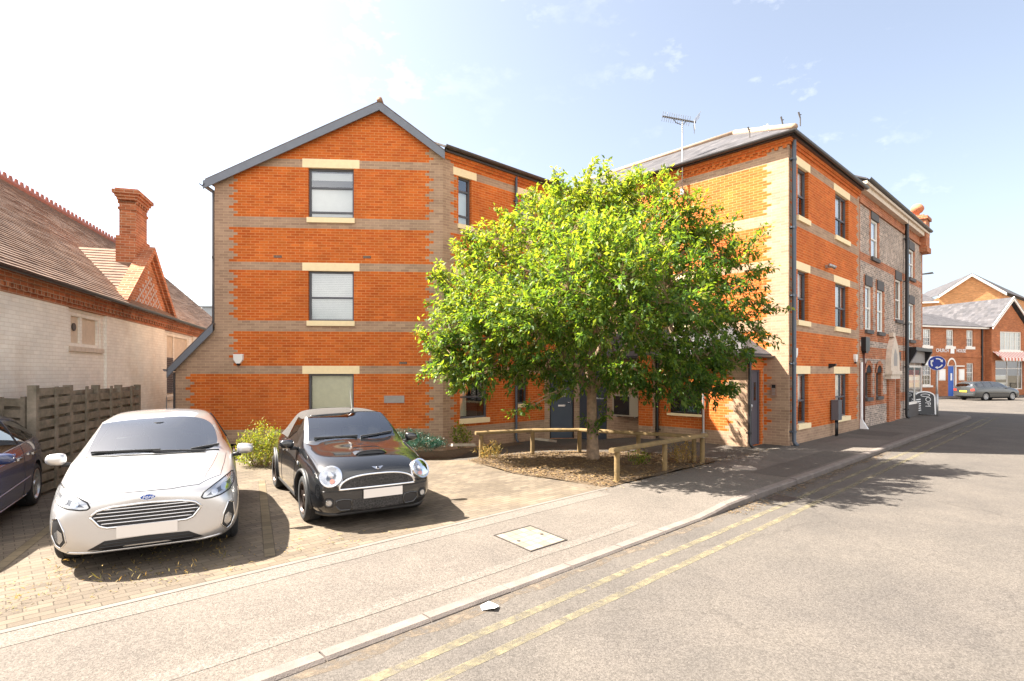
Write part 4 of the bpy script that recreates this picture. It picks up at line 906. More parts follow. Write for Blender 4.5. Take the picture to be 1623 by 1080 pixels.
# brick gablet with diaper pattern and the chimney above it
g0, g1, ga, gz = 10.6, 14.7, 12.65, 5.45
mb = MB(OH); gsl = (gz-3.7)/(ga-g0)
def gzone(z):
    o = []; k = int(z/.075); e = g0
    while e < g1:
        i = int(round((e-g0)/.115)); o.append((e+.115, 1 if ((i+k) % 4 == 0 or (i-k) % 4 == 0) and abs(e-ga) < (gz-.45-z)/gsl else 0)); e += .115
    return o
wall(mb, FH, g0, g1, 3.7, gz, gzone, clips=[(-gsl, 1, 3.7-gsl*g0), (gsl, 1, gz+gsl*ga)], out=.10)
mb.build('gablet', [M_OLDRED, M_GREYWALL], HALL)
mb = MB(OH)
for (a, za, b, zb) in ((g0-.12, 3.66, ga, gz+.02), (ga, gz+.02, g1+.12, 3.66)):
    mb.hexa([FH(a, za, .26), FH(b, zb, .26), FH(b, zb, -.1), FH(a, za, -.1), FH(a, za+.2, .26), FH(b, zb+.2, .26), FH(b, zb+.2, -.1), FH(a, za+.2, -.1)])
    mb.hexa([FH(a, za-.12, .16), FH(b, zb-.12, .16), FH(b, zb-.12, -.1), FH(a, za-.12, -.1), FH(a, za, .16), FH(b, zb, .16), FH(b, zb, -.1), FH(a, za, -.1)])
mb.build('gablet_coping', M_OLDRED, HALL)
mb = MB(OH); bk = .1-(gz+.1-3.9)/TP-.2
for i in range(20):
    f0, f1 = i/20, (i+1)/20; 
    for sg in (-1, 1):
        e0_, e1_ = (g0 if sg < 0 else g1), ga
        a0, a1 = e0_+(e1_-e0_)*f0, e0_+(e1_-e0_)*f1; z_0, z_1 = 3.76+(gz+.1-3.76)*f0, 3.76+(gz+.1-3.76)*f1
        o0_, o1_ = .0+(bk)*f0, 0+(bk)*f1
        mb.face([FH(a0, z_0+.02, .05), FH(a1, z_1, .05), FH(a1, z_1, o1_), FH(a0, z_0+.02, o0_-.02)]); mb.face([FH(a0, z_0-.01, .05), FH(a0, z_0+.02, .05), FH(a0, z_0+.02, o0_-.02), FH(a0, z_0-.01, o0_-.02)])
mb.build('gablet_roof', M_ROOFT, HALL)
mb = MB(OH)
for (a, b, o1, o0, z0, z1) in ((12.12, 13.28, -.06, -.56, 4.6, 5.85), (12.2, 13.15, -.1, -.5, 5.85, 6.95), (12.17, 13.18, -.07, -.53, 6.6, 6.67), (12.15, 13.2, -.05, -.55, 6.87, 6.95), (12.11, 13.24, -.01, -.59, 6.95, 7.03), (12.06, 13.29, .04, -.64, 7.03, 7.13), (12.12, 13.23, -.02, -.58, 7.13, 7.18)): mb.fbox(FH, a, b, z0, z1, o0, o1)
k = 12.2
while k < 13.1: mb.fbox(FH, k, k+.1, 6.78, 6.87, -.54, -.06); k += .2
mb.build('chimney', M_OLDRED, HALL)
# boarded windows
M_BOARDED = pbr('cream_board', (.62, .50, .38), .8, var=.1)
def hall_window(a, b, c, d, mull, louvre=None):
    mb = MB(OH)
    for (x0, x1, y0, y1) in ((a, a+.1, c, d), (b-.1, b, c, d), (a+.1, b-.1, d-.09, d), (a+.1, b-.1, c, c+.08)): mb.fbox(FH, x0, x1, y0, y1, -.1, -.02)
    for q in mull: mb.fbox(FH, q-.05, q+.05, c+.08, d-.09, -.1, -.025)
    f = mb.build('window', M_WHITEBRICK, HALL)
    mb = MB(OH); mb.fbox(FH, a+.1, b-.1, c+.08, d-.09, -.12, -.07); mb.build('boarding', M_BOARDED, f)
    mb = MB(OH); mb.fbox(FH, a-.08, b+.08, c-.1, c, -.1, .05); mb.build('sill', M_WSTONE, f)
    if louvre:
        mb = MB(OH); z = louvre[2]
        while z < louvre[3]: mb.hexa([FH(louvre[0], z, -.01), FH(louvre[1], z, -.01), FH(louvre[1], z, -.06), FH(louvre[0], z, -.06), FH(louvre[0], z+.05, -.05), FH(louvre[1], z+.05, -.05), FH(louvre[1], z+.05, -.065), FH(louvre[0], z+.05, -.065)]); z += .06
        mb.build('louvre', pbr('brown_louvre', (.10, .07, .055), .7), f)
    return f
w1 = hall_window(8.0, 9.55, 2.55, 3.3, (8.6,)); hall_window(14.7, 17.4, 1.17, 3.3, (15.6,), (14.8, 15.55, 1.3, 2.5))
mb = MB(OH); mb.lathe([(.0, 0), (.075, 0), (.08, -.03), (0, -.03)], 16, 'y', (0, 0, 0)); rot = Matrix.Rotation(FH.ang+math.pi/2, 4, 'Z')
o = MB(OH)
c = FH(8.32, 2.98, -.06); rg = [c+FH.d*.085*math.cos(a)+V(0, 0, .085*math.sin(a)) for a in [2*math.pi*i/16 for i in range(16)]]; o.face([p+FH.n*.02 for p in rg]); o.grid([p+FH.n*.02 for p in rg], rg, 0, True); o.build('vent', M_DSTONE, w1)

# ------------------------------------------------------------------ timber fence beside the parking
def fence(name, F, posts, z_top, boards, root_label, mat, bh=.125, gap=.05, z0=.05):
    o_ = F(posts[0], 0); T = thing(name, root_label, 'fence', o_)
    for s in posts:
        mb = MB(o_); mb.fbox(F, s-.05, s+.05, -.05, z_top(s)+.03, -.06, .06); mb.build('post', mat, T)
    for a, b in zip(posts, posts[1:]):
        mb = MB(o_); zt = min(z_top(a), z_top(b)); z = z0; i = 0
        while z+bh <= zt+.02:
            for q in (0, 1):
                o0 = .035 if q == 0 else -.03; dz = (bh+gap)/2 if q else 0; j = random.uniform(-.008, .008); k = random.uniform(-.012, .012)
                if z+dz+bh > zt+.03: continue
                mb.hexa([F(a+.05, z+dz+j, o0+.022), F(b-.05, z+dz+k, o0+.022), F(b-.05, z+dz+k, o0), F(a+.05, z+dz+j, o0), F(a+.05, z+dz+bh+j, o0+.022), F(b-.05, z+dz+bh+k, o0+.022), F(b-.05, z+dz+bh+k, o0), F(a+.05, z+dz+bh+j, o0)])
            z += bh+gap
        m = (a+b)/2; mb.fbox(F, m-.04, m+.04, z0, zt+.02, .058, .085); mb.build('slat_panel', mat, T)
FF = Frame((-7.58, 8.7), (-.2943, .9557))
fence('timber_fence', FF, [0, 1.15, 2.3, 3.45, 4.6], lambda s: 1.76-.02*s, 9, 'tall weathered slatted timber fence behind the silver car', M_GREYWOOD)
fence('timber_fence', Frame((-8.62, 9.02), (.96, -.28)), [0, .92], lambda s: 1.58, 9, 'short lower slatted fence panel between the white hall and the tall fence', M_GREYWOOD)

# ------------------------------------------------------------------ the street tree
TB = V(1.86, 12.62, -.02)
TREE = thing('street_tree', 'broad leafy green tree in the railed bed before the brick building', 'tree', TB)
mb = MB(TB)
tp = [V(1.86, 12.62, -.08), V(1.86, 12.62, .05), V(1.85, 12.62, .35), V(1.84, 12.63, .9), V(1.83, 12.64, 1.5), V(1.84, 12.66, 2.1), V(1.9, 12.68, 2.6)]
mb.tube(tp, [.20, .155, .132, .118, .108, .10, .095], 16, cap=False)
LOBES = []
def lobe(u, v, Y, r): LOBES.append((V((u-811.5)*Y/871, Y, 2+(590-v)*Y/871), r*Y/871))
for e in ((732, 540, 12.6, 55), (715, 585, 12.4, 38), (745, 450, 12.9, 48), (790, 400, 13.0, 55), (850, 350, 13, 60), (905, 325, 13, 50), (950, 312, 12.8, 50), (1010, 328, 12.8, 56), (1070, 340, 12.8, 60), (1120, 375, 12.6, 52),
          (1145, 410, 12.3, 48), (1158, 455, 12.0, 48), (1162, 505, 11.9, 46), (1132, 555, 12.0, 54), (1110, 605, 12.0, 40), (1060, 605, 12.2, 42), (1000, 600, 12.4, 36), (870, 585, 12.2, 42), (795, 565, 12.4, 50), (750, 520, 12.6, 60),
          (820, 470, 11.2, 70), (900, 430, 11, 72), (980, 420, 11, 75), (1060, 450, 11, 72), (1105, 500, 11, 62), (860, 530, 11.2, 62), (945, 520, 10.9, 68), (1035, 540, 11, 62), (785, 520, 11.6, 58), (900, 370, 11.7, 60), (1015, 375, 11.7, 62),
          (900, 455, 9.9, 60), (985, 440, 9.8, 62), (1060, 480, 9.9, 54), (940, 500, 9.8, 50), (840, 490, 10.2, 50), (1010, 510, 9.9, 48), (960, 395, 10.3, 52), (925, 585, 11.7, 40), (985, 588, 11.8, 42), (850, 420, 14.2, 75), (950, 350, 14.3, 66), (1040, 400, 14, 75), (1000, 480, 14.2, 75), (900, 500, 14.2, 75), (1080, 480, 13.8, 66), (1110, 560, 12.8, 45), (730, 598, 12.2, 32), (705, 550, 12.2, 28), (765, 590, 12.0, 38), (830, 575, 11.8, 40), (718, 490, 12.6, 34), (745, 405, 13.0, 30), (775, 480, 11.8, 55), (1080, 590, 11.4, 45), (1140, 620, 12.0, 26)): lobe(*e)
shoots = []; twigs = []; cen = V(2.0, 12.7, 3.2)
def sunlit_tone(p, r): return min(1, max(0, .22+.09*(p.z-2.6)-.035*(p.x-2)+random.gauss(0, .10)))  # paler towards top and left: the sunlit side is painted into the leaves
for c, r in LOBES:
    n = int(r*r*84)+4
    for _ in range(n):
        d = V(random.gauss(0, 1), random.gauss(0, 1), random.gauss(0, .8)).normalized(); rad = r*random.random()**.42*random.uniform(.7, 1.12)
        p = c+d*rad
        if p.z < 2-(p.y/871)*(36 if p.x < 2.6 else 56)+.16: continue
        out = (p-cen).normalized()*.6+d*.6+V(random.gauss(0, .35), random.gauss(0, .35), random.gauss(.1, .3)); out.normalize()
        shoots.append((tuple(p), tuple(out), sunlit_tone(p, r))); twigs.append((c, p, out))
def wisp(u, v, Y, u2, v2, n):
    a = V((u-811.5)*Y/871, Y, 2+(590-v)*Y/871); b = V((u2-811.5)*Y/871, Y, 2+(590-v2)*Y/871)
    for k in range(n):
        p = a.lerp(b, (k+.5)/n)+V(random.gauss(0, .05), random.gauss(0, .08), random.gauss(0, .05)); o = ((b-a).normalized()*.6+V(0, 0, .3)+V(random.gauss(0, .3), random.gauss(0, .3), 0)).normalized()
        shoots.append((tuple(p), tuple(o), sunlit_tone(p, 1)+.1)); twigs.append((a, p, o))
    mb.tube([a, a.lerp(b, .5)+V(0, 0, .04), b], [.016, .012, .005], 5)
for e in ((890, 310, 12.8, 882, 284, 5), (930, 300, 12.6, 938, 268, 7), (990, 300, 12.6, 1000, 280, 4), (1050, 310, 12.6, 1058, 284, 5), (680, 545, 12.3, 668, 528, 4), (1195, 480, 11.9, 1228, 492, 5), (1180, 400, 12.1, 1212, 372, 5),
          (900, 612, 11.6, 820, 662, 8), (935, 680, 12.5, 962, 655, 4), (950, 690, 12.45, 935, 672, 3), (1180, 430, 12, 1214, 430, 4), (712, 450, 12.5, 690, 436, 8), (1195, 520, 11.8, 1216, 540, 4)): wisp(*e)
# limbs: trunk to the lobes, then thin twigs to the shoots
fork = tp[-1]
heads = []
for k in range(9):
    a = 2*math.pi*k/9+.3; h = V(fork.x+math.cos(a)*random.uniform(.9, 1.5), fork.y+math.sin(a)*random.uniform(.7, 1.2), random.uniform(3.0, 4.2)); st = tp[-1-(k % 3)] + V(0, 0, .0)
    md = st.lerp(h, .5)+V(math.cos(a)*.15, math.sin(a)*.15, -.1); mb.tube([st, st.lerp(md, .5), md, h], [.085, .07, .055, .04], 8); heads.append(h)
heads.append(V(1.95, 12.7, 4.4)); mb.tube([fork, V(1.98, 12.7, 3.5), heads[-1]], [.1, .07, .045], 8)
for c, r in LOBES:
    h = min(heads, key=lambda q: (q-c).length); md = h.lerp(c, .5)+V(random.gauss(0, .12), random.gauss(0, .12), random.gauss(-.05, .1)); mb.tube([h, md, c], [.038, .028, .016], 6)
mb.build('trunk', M_BARK, TREE, smooth=True)
mb = MB(TB)
for i, (c, p, o) in enumerate(twigs):
    if i % 2 == 0: mb.tube([c, c.lerp(p, .55)+V(random.gauss(0, .04), random.gauss(0, .04), random.gauss(0, .04)), p+o*.25], [.009, .006, .003], 3, cap=False)
mb.build('twigs', M_TWIG, TREE)
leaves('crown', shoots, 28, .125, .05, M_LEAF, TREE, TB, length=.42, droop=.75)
print('tree shoots', len(shoots))

# ------------------------------------------------------------------ low timber rail round the tree bed
RAIL = thing('knee_rail', 'low timber knee rail with round posts around the tree bed', 'rail fence', (4.16, 12.0, 0))
RO = V(4.16, 12.0, 0)
def rpost(x, y, h=.55):
    mb = MB(RO); z = ter(x, y); mb.tube([(x, y, z-.1), (x+random.uniform(-.01, .01), y, z+h)], .052, 12); mb.build('post', M_WOOD, RAIL, smooth=True, angle=40)
def rrail(a, b):
    mb = MB(RO); a, b = V(*a), V(*b); d = (b-a).normalized(); n = d.cross(V(0, 0, 1)).normalized()
    sec = [(math.cos(t)*.066, max(-.028, math.sin(t)*.055)) for t in [R(30*i) for i in range(12)]]
    rings = [[a+(b-a)*q+n*x*(1+random.uniform(-.06, .06))+V(0, 0, y*(1+random.uniform(-.08, .08))) for x, y in sec] for q in [i/8 for i in range(9)]]
    for r0, r1 in zip(rings, rings[1:]): mb.grid(r0, r1, 0, True)
    mb.face(rings[0][::-1]); mb.face(rings[-1]); mb.build('rail', M_WOOD, RAIL, smooth=True, angle=50)
for p in ((1.90, 9.95), (3.07, 11.05), (4.17, 12.05), (4.02, 12.15), (3.07, 13.35), (1.66, 13.55), (.50, 13.45), (-.73, 12.95)): rpost(*p)
rrail((1.78, 9.84, .585), (3.07, 11.05, .59)); rrail((3.072, 11.052, .592), (4.28, 12.14, .60)); rrail((4.10, 12.16, .565), (1.66, 13.55, .56)); rrail((1.655, 13.555, .565), (.48, 13.45, .56)); rrail((.478, 13.448, .562), (-.86, 12.93, .555))

# ------------------------------------------------------------------ shrubs, weeds, leaf litter
def shrub(name, label, cat, c, rx, ry, h, n, nl, ln, wd, mat, tone=.5, droop=.2, seed=1, length=.25, up=.6):
    T = thing(name, label, cat, c); sh = []; C = Vector(c); mb = MB(C)
    for _ in range(n):
        a = random.uniform(0, 2*math.pi); r = random.random()**.5; p = V(c[0]+rx*r*math.cos(a), c[1]+ry*r*math.sin(a), c[2]+h*(1-.55*r*r)*random.uniform(.15, 1.0))
        o = V(math.cos(a)*r, math.sin(a)*r, up+random.random()*.6).normalized(); sh.append((tuple(p), tuple(o), min(1, max(0, tone+random.gauss(0, .18)))))
        if random.random() < .35: mb.tube([V(c[0]+rx*.4*r*math.cos(a), c[1]+ry*.4*r*math.sin(a), c[2]-.03), p+o*.1], [.006, .003], 3, cap=False)
    mb.build('stems', M_TWIG, T); leaves('foliage', sh, nl, ln, wd, mat, T, C, length=length, droop=droop)
shrub('yellow_shrub', 'bushy yellow green shrub between the silver car and the black car', 'shrub', (-5.35, 11.75, 0), .42, .38, .85, 230, 20, .05, .022, M_SHRUB, .55)
shrub('juniper_shrub', 'low spreading dark blue green juniper bush at the foot of the gable wall', 'shrub', (-2.75, 14.15, .0), .95, .45, .40, 330, 34, .055, .012, M_JUNIPER, .45, droop=.25, length=.28, up=.15)
shrub('bedding_plant', 'small bright leafy plant against the wing wall beside the juniper', 'plant', (-1.35, 15.0, -.05), .2, .16, .62, 34, 14, .085, .04, M_SHRUB, .35)
shrub('weed_clump', 'dry feathery weed clump inside the knee rail near its corner', 'weed', (3.75, 12.05, 0), .22, .18, .42, 40, 14, .09, .012, M_DRYGRASS, .6, up=1.2)
shrub('weed_clump', 'green weed growing in the tree bed between trunk and front rail', 'weed', (2.7, 11.75, .02), .14, .12, .22, 22, 14, .06, .025, M_SHRUB, .3)
shrub('weed_clump', 'grassy weed tuft at the foot of the left end post', 'weed', (-.45, 12.75, .0), .28, .14, .22, 30, 14, .10, .012, M_DRYGRASS, .3, up=1.2)
def scatter(name, poly, n, ln, wd, mat, label, zf, cat='leaf litter', lift=.012, clump=0, tone=.5, up=.12, keep=None):
    xs = [p[0] for p in poly]; ys = [p[1] for p in poly]; sh = []
    def inside(x, y):
        c = False; j = len(poly)-1
        for i in range(len(poly)):
            a, b = poly[i], poly[j]
            if (a[1] > y) != (b[1] > y) and x < (b[0]-a[0])*(y-a[1])/(b[1]-a[1])+a[0]: c = not c
            j = i
        return c
    cl = [(random.uniform(min(xs), max(xs)), random.uniform(min(ys), max(ys))) for _ in range(max(1, clump))]
    while len(sh) < n:
        if clump: q = random.choice(cl); x, y = q[0]+random.gauss(0, .13), q[1]+random.gauss(0, .10)
        else: x, y = random.uniform(min(xs), max(xs)), random.uniform(min(ys), max(ys))
        if inside(x, y):
            a = random.uniform(0, 6.28); sh.append(((x, y, zf(x, y)+lift), (math.cos(a), math.sin(a), up), min(1, max(0, tone+random.gauss(0, .3)))))
        elif clump and random.random() < .01: cl.append((x, y))
    o = leaves(name, sh, 3, ln, wd, mat, length=.1, droop=.1, spread=.5)
    me = o.data; co = np.empty(len(me.vertices)*3, np.float32); me.vertices.foreach_get('co', co); co = co.reshape(-1, 3)
    zmin = np.array([zf(float(x), float(y)) for x, y in co[:, :2]], np.float32)+.004; co[:, 2] = np.maximum(zmin+.25*np.abs(co[:, 2]-zmin), zmin) if up < .5 else np.maximum(co[:, 2], zmin)
    me.vertices.foreach_set('co', co.ravel()); me.update(); return tag(o, label, cat, kind='stuff')
scatter('leaf_litter', [(p[0], p[1]) for p in BED], 3600, .055, .03, M_LITTER, 'dry brown leaves lying over the tree bed', lambda x, y: ter(x, y)+.02)
scatter('leaf_litter', [RD(4.6, 1.75), RD(12, 1.7), RD(12, 2.1), RD(4.6, 2.3)], 260, .04, .022, M_LITTER, 'dry leaves strewn along the back edge of the pavement', lambda x, y: .006)
scatter('gutter_litter', [RD(5.2, -.28), RD(14, -.22), RD(14, -.005), RD(5.2, -.005)], 420, .035, .02, M_LITTER, 'dry leaf bits collected in the gutter below the raised kerb', lambda x, y: -.097)
scatter('dry_weeds', [(-4.3, 4.6), (-2.9, 5.5), (-3.3, 6.4), (-4.7, 5.6)], 70, .055, .008, M_DRYGRASS, 'dry grass tufts growing between the blocks before the silver car', lambda x, y: .003, 'weeds', clump=16, up=.9, tone=.6)
scatter('dry_weeds', [(-6.2, 4.2), (-2.6, 6.8), (-1.2, 6.9), (-5.0, 3.6)], 120, .035, .014, M_DRYGRASS, 'scattered bits of dry leaf on the sunlit block paving', lambda x, y: .003, 'weeds', tone=.5)

# ------------------------------------------------------------------ cars: local x forward, y left, z up
M_SILVER = pbr('silver_paint', (.60, .585, .575), .3, metal=.7, coat=1)
M_BLACKPAINT = pbr('black_car_paint', (.010, .0105, .012), .12, coat=1)
M_NAVY = pbr('dark_blue_paint', (.02, .03, .085), .16, coat=1)
M_GREYPAINT = pbr('dark_grey_paint_metallic', (.05, .055, .058), .22, metal=.4, coat=1)
M_FABRIC = pbr('black_roof_fabric', (.045, .040, .037), .95, var=.12, scale=40, bump=.3, bscale=400)
M_SEAT = pbr('seat_fabric', (.05, .05, .05), .9, var=.1)
M_DASH = pbr('dashboard_plastic', (.085, .085, .085), .7)
M_LAMP = pbr('headlamp_reflector', (.50, .51, .53), .2, metal=.8)
M_LENS = glassmat('lamp_lens', (.92, .93, .95), .10)
M_AMBER = pbr('amber_lens', (.6, .13, .05), .25)
M_REDLENS = pbr('red_tail_lens', (.50, .03, .02), .2, coat=1)
M_MESH, _t, _b = newmat('grille_mesh'); _v = _t.nodes.new('ShaderNodeTexVoronoi'); _v.inputs['Scale'].default_value = 34; _v.feature = 'DISTANCE_TO_EDGE'
_c = _t.nodes.new('ShaderNodeTexCoord'); _t.links.new(_c.outputs['Object'], _v.inputs['Vector']); _r = _t.nodes.new('ShaderNodeValToRGB')
_r.color_ramp.elements[0].position = .02; _r.color_ramp.elements[0].color = (.05, .045, .045, 1); _r.color_ramp.elements[1].position = .12; _r.color_ramp.elements[1].color = (.006, .006, .006, 1)
_t.links.new(_v.outputs['Distance'], _r.inputs['Fac']); _t.links.new(_r.outputs['Color'], _b.inputs['Base Color']); _b.inputs['Roughness'].default_value = .5

class Car:
    def __init__(s, name, label, L, W, wb, fo, wr, stations, facemat, paint, loc, heading, archr=None, lvl=3, crease=None, soft=None, alloy=None, spokes=5, tread=.2):
        s.root = thing(name, label, 'car', V(loc[0], loc[1], loc[2] if len(loc) > 2 else .004), heading); s.L, s.W = L, W; s.paint = paint
        X0 = L/2; s.X0 = X0
        bm = bmesh.new(); rings = []
        for st in stations:
            x = X0-st[0]; pts = st[1]; half = []
            for p in pts: half.append((x-(p[2] if len(p) > 2 else 0), p[0], p[1]))
            ring = [bm.verts.new(half[0])]+[bm.verts.new(p) for p in half[1:-1]]+[bm.verts.new(half[-1])]+[bm.verts.new((p[0], -p[1], p[2])) for p in half[-2:0:-1]]
            rings.append(ring)
        n = len(rings[0]); h = n//2
        cl = bm.edges.layers.float.new('crease_edge')
        for i in range(len(rings)-1):
            for j in range(n):
                k = (j+1) % n; f = bm.faces.new((rings[i][j], rings[i][k], rings[i+1][k], rings[i+1][j])); f.smooth = True
                b = j if j < h else n-1-j
                f.material_index = facemat(i, b)
        for ring, flip in ((rings[0], True), (rings[-1], False)):
            for j in range(h):
                a = [ring[j], ring[j+1], ring[(n-j-1) % n], ring[(n-j) % n]]
                q = [v for i, v in enumerate(a) if v not in a[:i]]
                f = bm.faces.new(q); f.smooth = True
        bmesh.ops.recalc_face_normals(bm, faces=bm.faces)
        for (i, j, c, kind) in (crease or []):
            for side in (j, (n-j) % n):
                a = rings[i][side]; b_ = rings[i+1][side] if kind == 'l' else rings[i][(side+1) % n]
                e = bm.edges.get((a, b_))
                if e: e[cl] = c
        me = bpy.data.meshes.new('body'); bm.to_mesh(me); bm.free()
        s.mats = [paint, M_CARGLASS, M_SIDEGLASS, M_FABRIC, M_PLASTIC, M_BLACKPAINT]
        for m in s.mats: me.materials.append(m)
        tmp = bpy.data.objects.new('tmp', me); COL.objects.link(tmp)
        sub = tmp.modifiers.new('sub', 'SUBSURF'); sub.levels = lvl; sub.render_levels = lvl
        # wheel arches
        s.ax = (X0-fo, X0-fo-wb); s.wr = wr; ar = archr or wr*1.13
        cut = MB()
        for x in s.ax:
            for q in (1, -1): cut.lathe([(0, q*(W/2-.26)), (ar, q*(W/2-.26)), (ar, q*(W/2+.3)), (0, q*(W/2+.3))], 48, 'y', (x, 0, wr+.005))
        bm = bmesh.new(); cme = bpy.data.meshes.new('cut'); cme.from_pydata([tuple(v) for v in cut.v], [], cut.f); bm.from_mesh(cme)
        bmesh.ops.remove_doubles(bm, verts=bm.verts, dist=1e-4); bmesh.ops.dissolve_degenerate(bm, edges=bm.edges, dist=1e-5); bmesh.ops.recalc_face_normals(bm, faces=bm.faces)
        bm.to_mesh(cme); bm.free(); cme.materials.append(M_PLASTIC); cob = bpy.data.objects.new('cut', cme); COL.objects.link(cob)
        dg = bpy.context.evaluated_depsgraph_get(); plain = bpy.data.meshes.new_from_object(tmp.evaluated_get(dg))
        s.bvh = BVHTree.FromPolygons([v.co.copy() for v in plain.vertices], [tuple(p.vertices) for p in plain.polygons])
        bo = tmp.modifiers.new('arch', 'BOOLEAN'); bo.operation = 'DIFFERENCE'; bo.object = cob; bo.solver = 'EXACT'; bo.material_mode = 'TRANSFER' if hasattr(bo, 'material_mode') else None
        bpy.context.view_layer.update(); dg = bpy.context.evaluated_depsgraph_get(); full = bpy.data.meshes.new_from_object(tmp.evaluated_get(dg))
        for o in (tmp, cob): bpy.data.objects.remove(o)
        names = {0: 'body', 1: 'windscreen', 2: 'side_window', 3: 'soft_top', 4: 'underside', 5: 'window_surround'}
        slot = [m.name if m else '' for m in full.materials]; order = [m.name for m in s.mats]
        groups = {}; print(name, slot, max(p.material_index for p in full.polygons))
        for p in full.polygons:
            nm_ = slot[p.material_index] if p.material_index < len(slot) else ''; k = order.index(nm_) if nm_ in order else 4
            if k == 1 and p.center.x < 0 : k = 11
            if k == 2: k = 2 if p.center.y > 0 else 12
            if k == 4: k = 0 if False else 4
            groups.setdefault(k, []).append(p.index)
        s.parts = {}
        for k, idx in groups.items():
            bm = bmesh.new(); bm.from_mesh(full); keep = set(idx); bm.faces.ensure_lookup_table()
            bmesh.ops.delete(bm, geom=[f for f in bm.faces if f.index not in keep], context='FACES')
            for f in bm.faces: f.material_index = 0; f.smooth = True
            m2 = bpy.data.meshes.new('part'); bm.to_mesh(m2); bm.free(); m2.materials.clear(); m2.materials.append(s.mats[k % 10]); m2.set_sharp_from_angle(angle=R(38))
            s.parts[k] = link({11: 'rear_window', 12: 'side_window'}.get(k, names.get(k, 'trim')), m2, s.root)
        s.wheels(alloy or M_ALLOY, spokes, tread)
    def hit(s, p, d):
        h, nrm, _, _ = s.bvh.ray_cast(Vector(p), Vector(d)); return (h, nrm) if h else (None, None)
    def patch(s, name, pts, d, mat, off=.004, parent=None, cell=.03, inset=None):
        # conform a flat outline (3D points in a plane facing d) to the body along direction d
        d = Vector(d).normalized(); pts = [Vector(p) for p in pts]; bm = bmesh.new(); f = bm.faces.new([bm.verts.new(p) for p in pts]); bmesh.ops.triangulate(bm, faces=[f])
        u = V(0, 0, 1) if abs(d.z) < .9 else V(1, 0, 0); a = d.cross(u).normalized(); b = a.cross(d)
        for ax in (a, b):
            ks = [p.dot(ax) for p in pts]; k = math.ceil(min(ks)/cell)*cell
            while k < max(ks): bmesh.ops.bisect_plane(bm, geom=bm.verts[:]+bm.edges[:]+bm.faces[:], plane_co=ax*k, plane_no=ax, dist=1e-5); k += cell
        bad = []
        for v in bm.verts:
            h, n = s.hit(v.co-d*2, d)
            if h is None: bad.append(v)
            else: v.co = h-d*off
        bmesh.ops.delete(bm, geom=bad, context='VERTS')
        for fc in bm.faces:
            fc.normal_update()
            if fc.normal.dot(d) > 0: fc.normal_flip()
            fc.smooth = True
        me = bpy.data.meshes.new(name); bm.to_mesh(me); bm.free(); me.materials.append(mat); return link(name, me, parent or s.root)
    def line(s, name, pts, d, r, mat, off=0., parent=None, close=False, n=6, flat=None, dense=.03):
        d = Vector(d).normalized(); pts = [Vector(p) for p in pts]; P = []
        if close: pts = pts+[pts[0]]
        for a, b in zip(pts, pts[1:]):
            k = max(1, int((b-a).length/dense)); P += [a.lerp(b, i/k) for i in range(k)]
        P.append(pts[-1]); Q = []
        for p in P:
            h, nn = s.hit(p-d*2, d)
            if h: Q.append(h-d*off)
        mb = MB()
        if len(Q) > 1: mb.tube(Q, r, n)
        return mb.build(name, mat, parent or s.root, smooth=True)
    def wheels(s, alloy, spokes, tread):
        wr = s.wr; rr = wr*.70
        for x in s.ax:
            for q in (1, -1):
                yo = q*(s.W/2-.025); yi = yo-q*tread; c = V(x, yo, wr)
                mb = MB(); pr = [(rr, 0), (rr+.012, .008), (wr*.86, .012), (wr*.955, -.004), (wr, -.03), (wr, -.06), (wr-.006, -.065), (wr-.006, -.072), (wr, -.077), (wr, -tread+.03), (wr*.95, -tread), (rr, -tread)]
                mb.lathe([(r, q*h) for r, h in pr], 40, 'y', c); 
                rim = MB(); rim.lathe([(r, q*h) for r, h in ((rr+.004, .004), (rr-.012, .006), (rr-.03, -.02), (rr-.035, -.16))], 36, 'y', c)
                for k in range(spokes):
                    a = 2*math.pi*k/spokes+.3; dx, dz = math.cos(a), math.sin(a); tx, tz = -dz, dx
                    for sp in ((-.5, .5),):
                        w0, w1 = .055, .032
                        P = lambda r, w, h: c+V(dx*r+tx*w, q*h, dz*r+tz*w)
                        rim.hexa([P(.03, -w0*.6, -.02), P(rr-.02, -w1, -.012), P(rr-.02, w1, -.012), P(.03, w0*.6, -.02), P(.03, -w0*.6, -.05), P(rr-.02, -w1, -.05), P(rr-.02, w1, -.05), P(.03, w0*.6, -.05)])
                rim.lathe([(0, -.006*q), (.05, -.008*q), (.06, -.03*q)], 20, 'y', c)
                ro = rim.build('wheel', alloy, s.root, smooth=True, angle=30)
                mb.build('tyre', M_RUBBER, ro, smooth=True, angle=40)
                db = MB(); db.lathe([(0, -.075*q), (rr*.78, -.075*q), (rr*.78, -.10*q), (0, -.10*q)], 28, 'y', c); db.lathe([(0, -.15*q), (rr-.01, -.15*q)], 28, 'y', c); db.build('brake_disc', pbr('brake_steel', (.10, .095, .09), .5, metal=.6) if 'brake_steel' not in MATS else MATS['brake_steel'], ro)
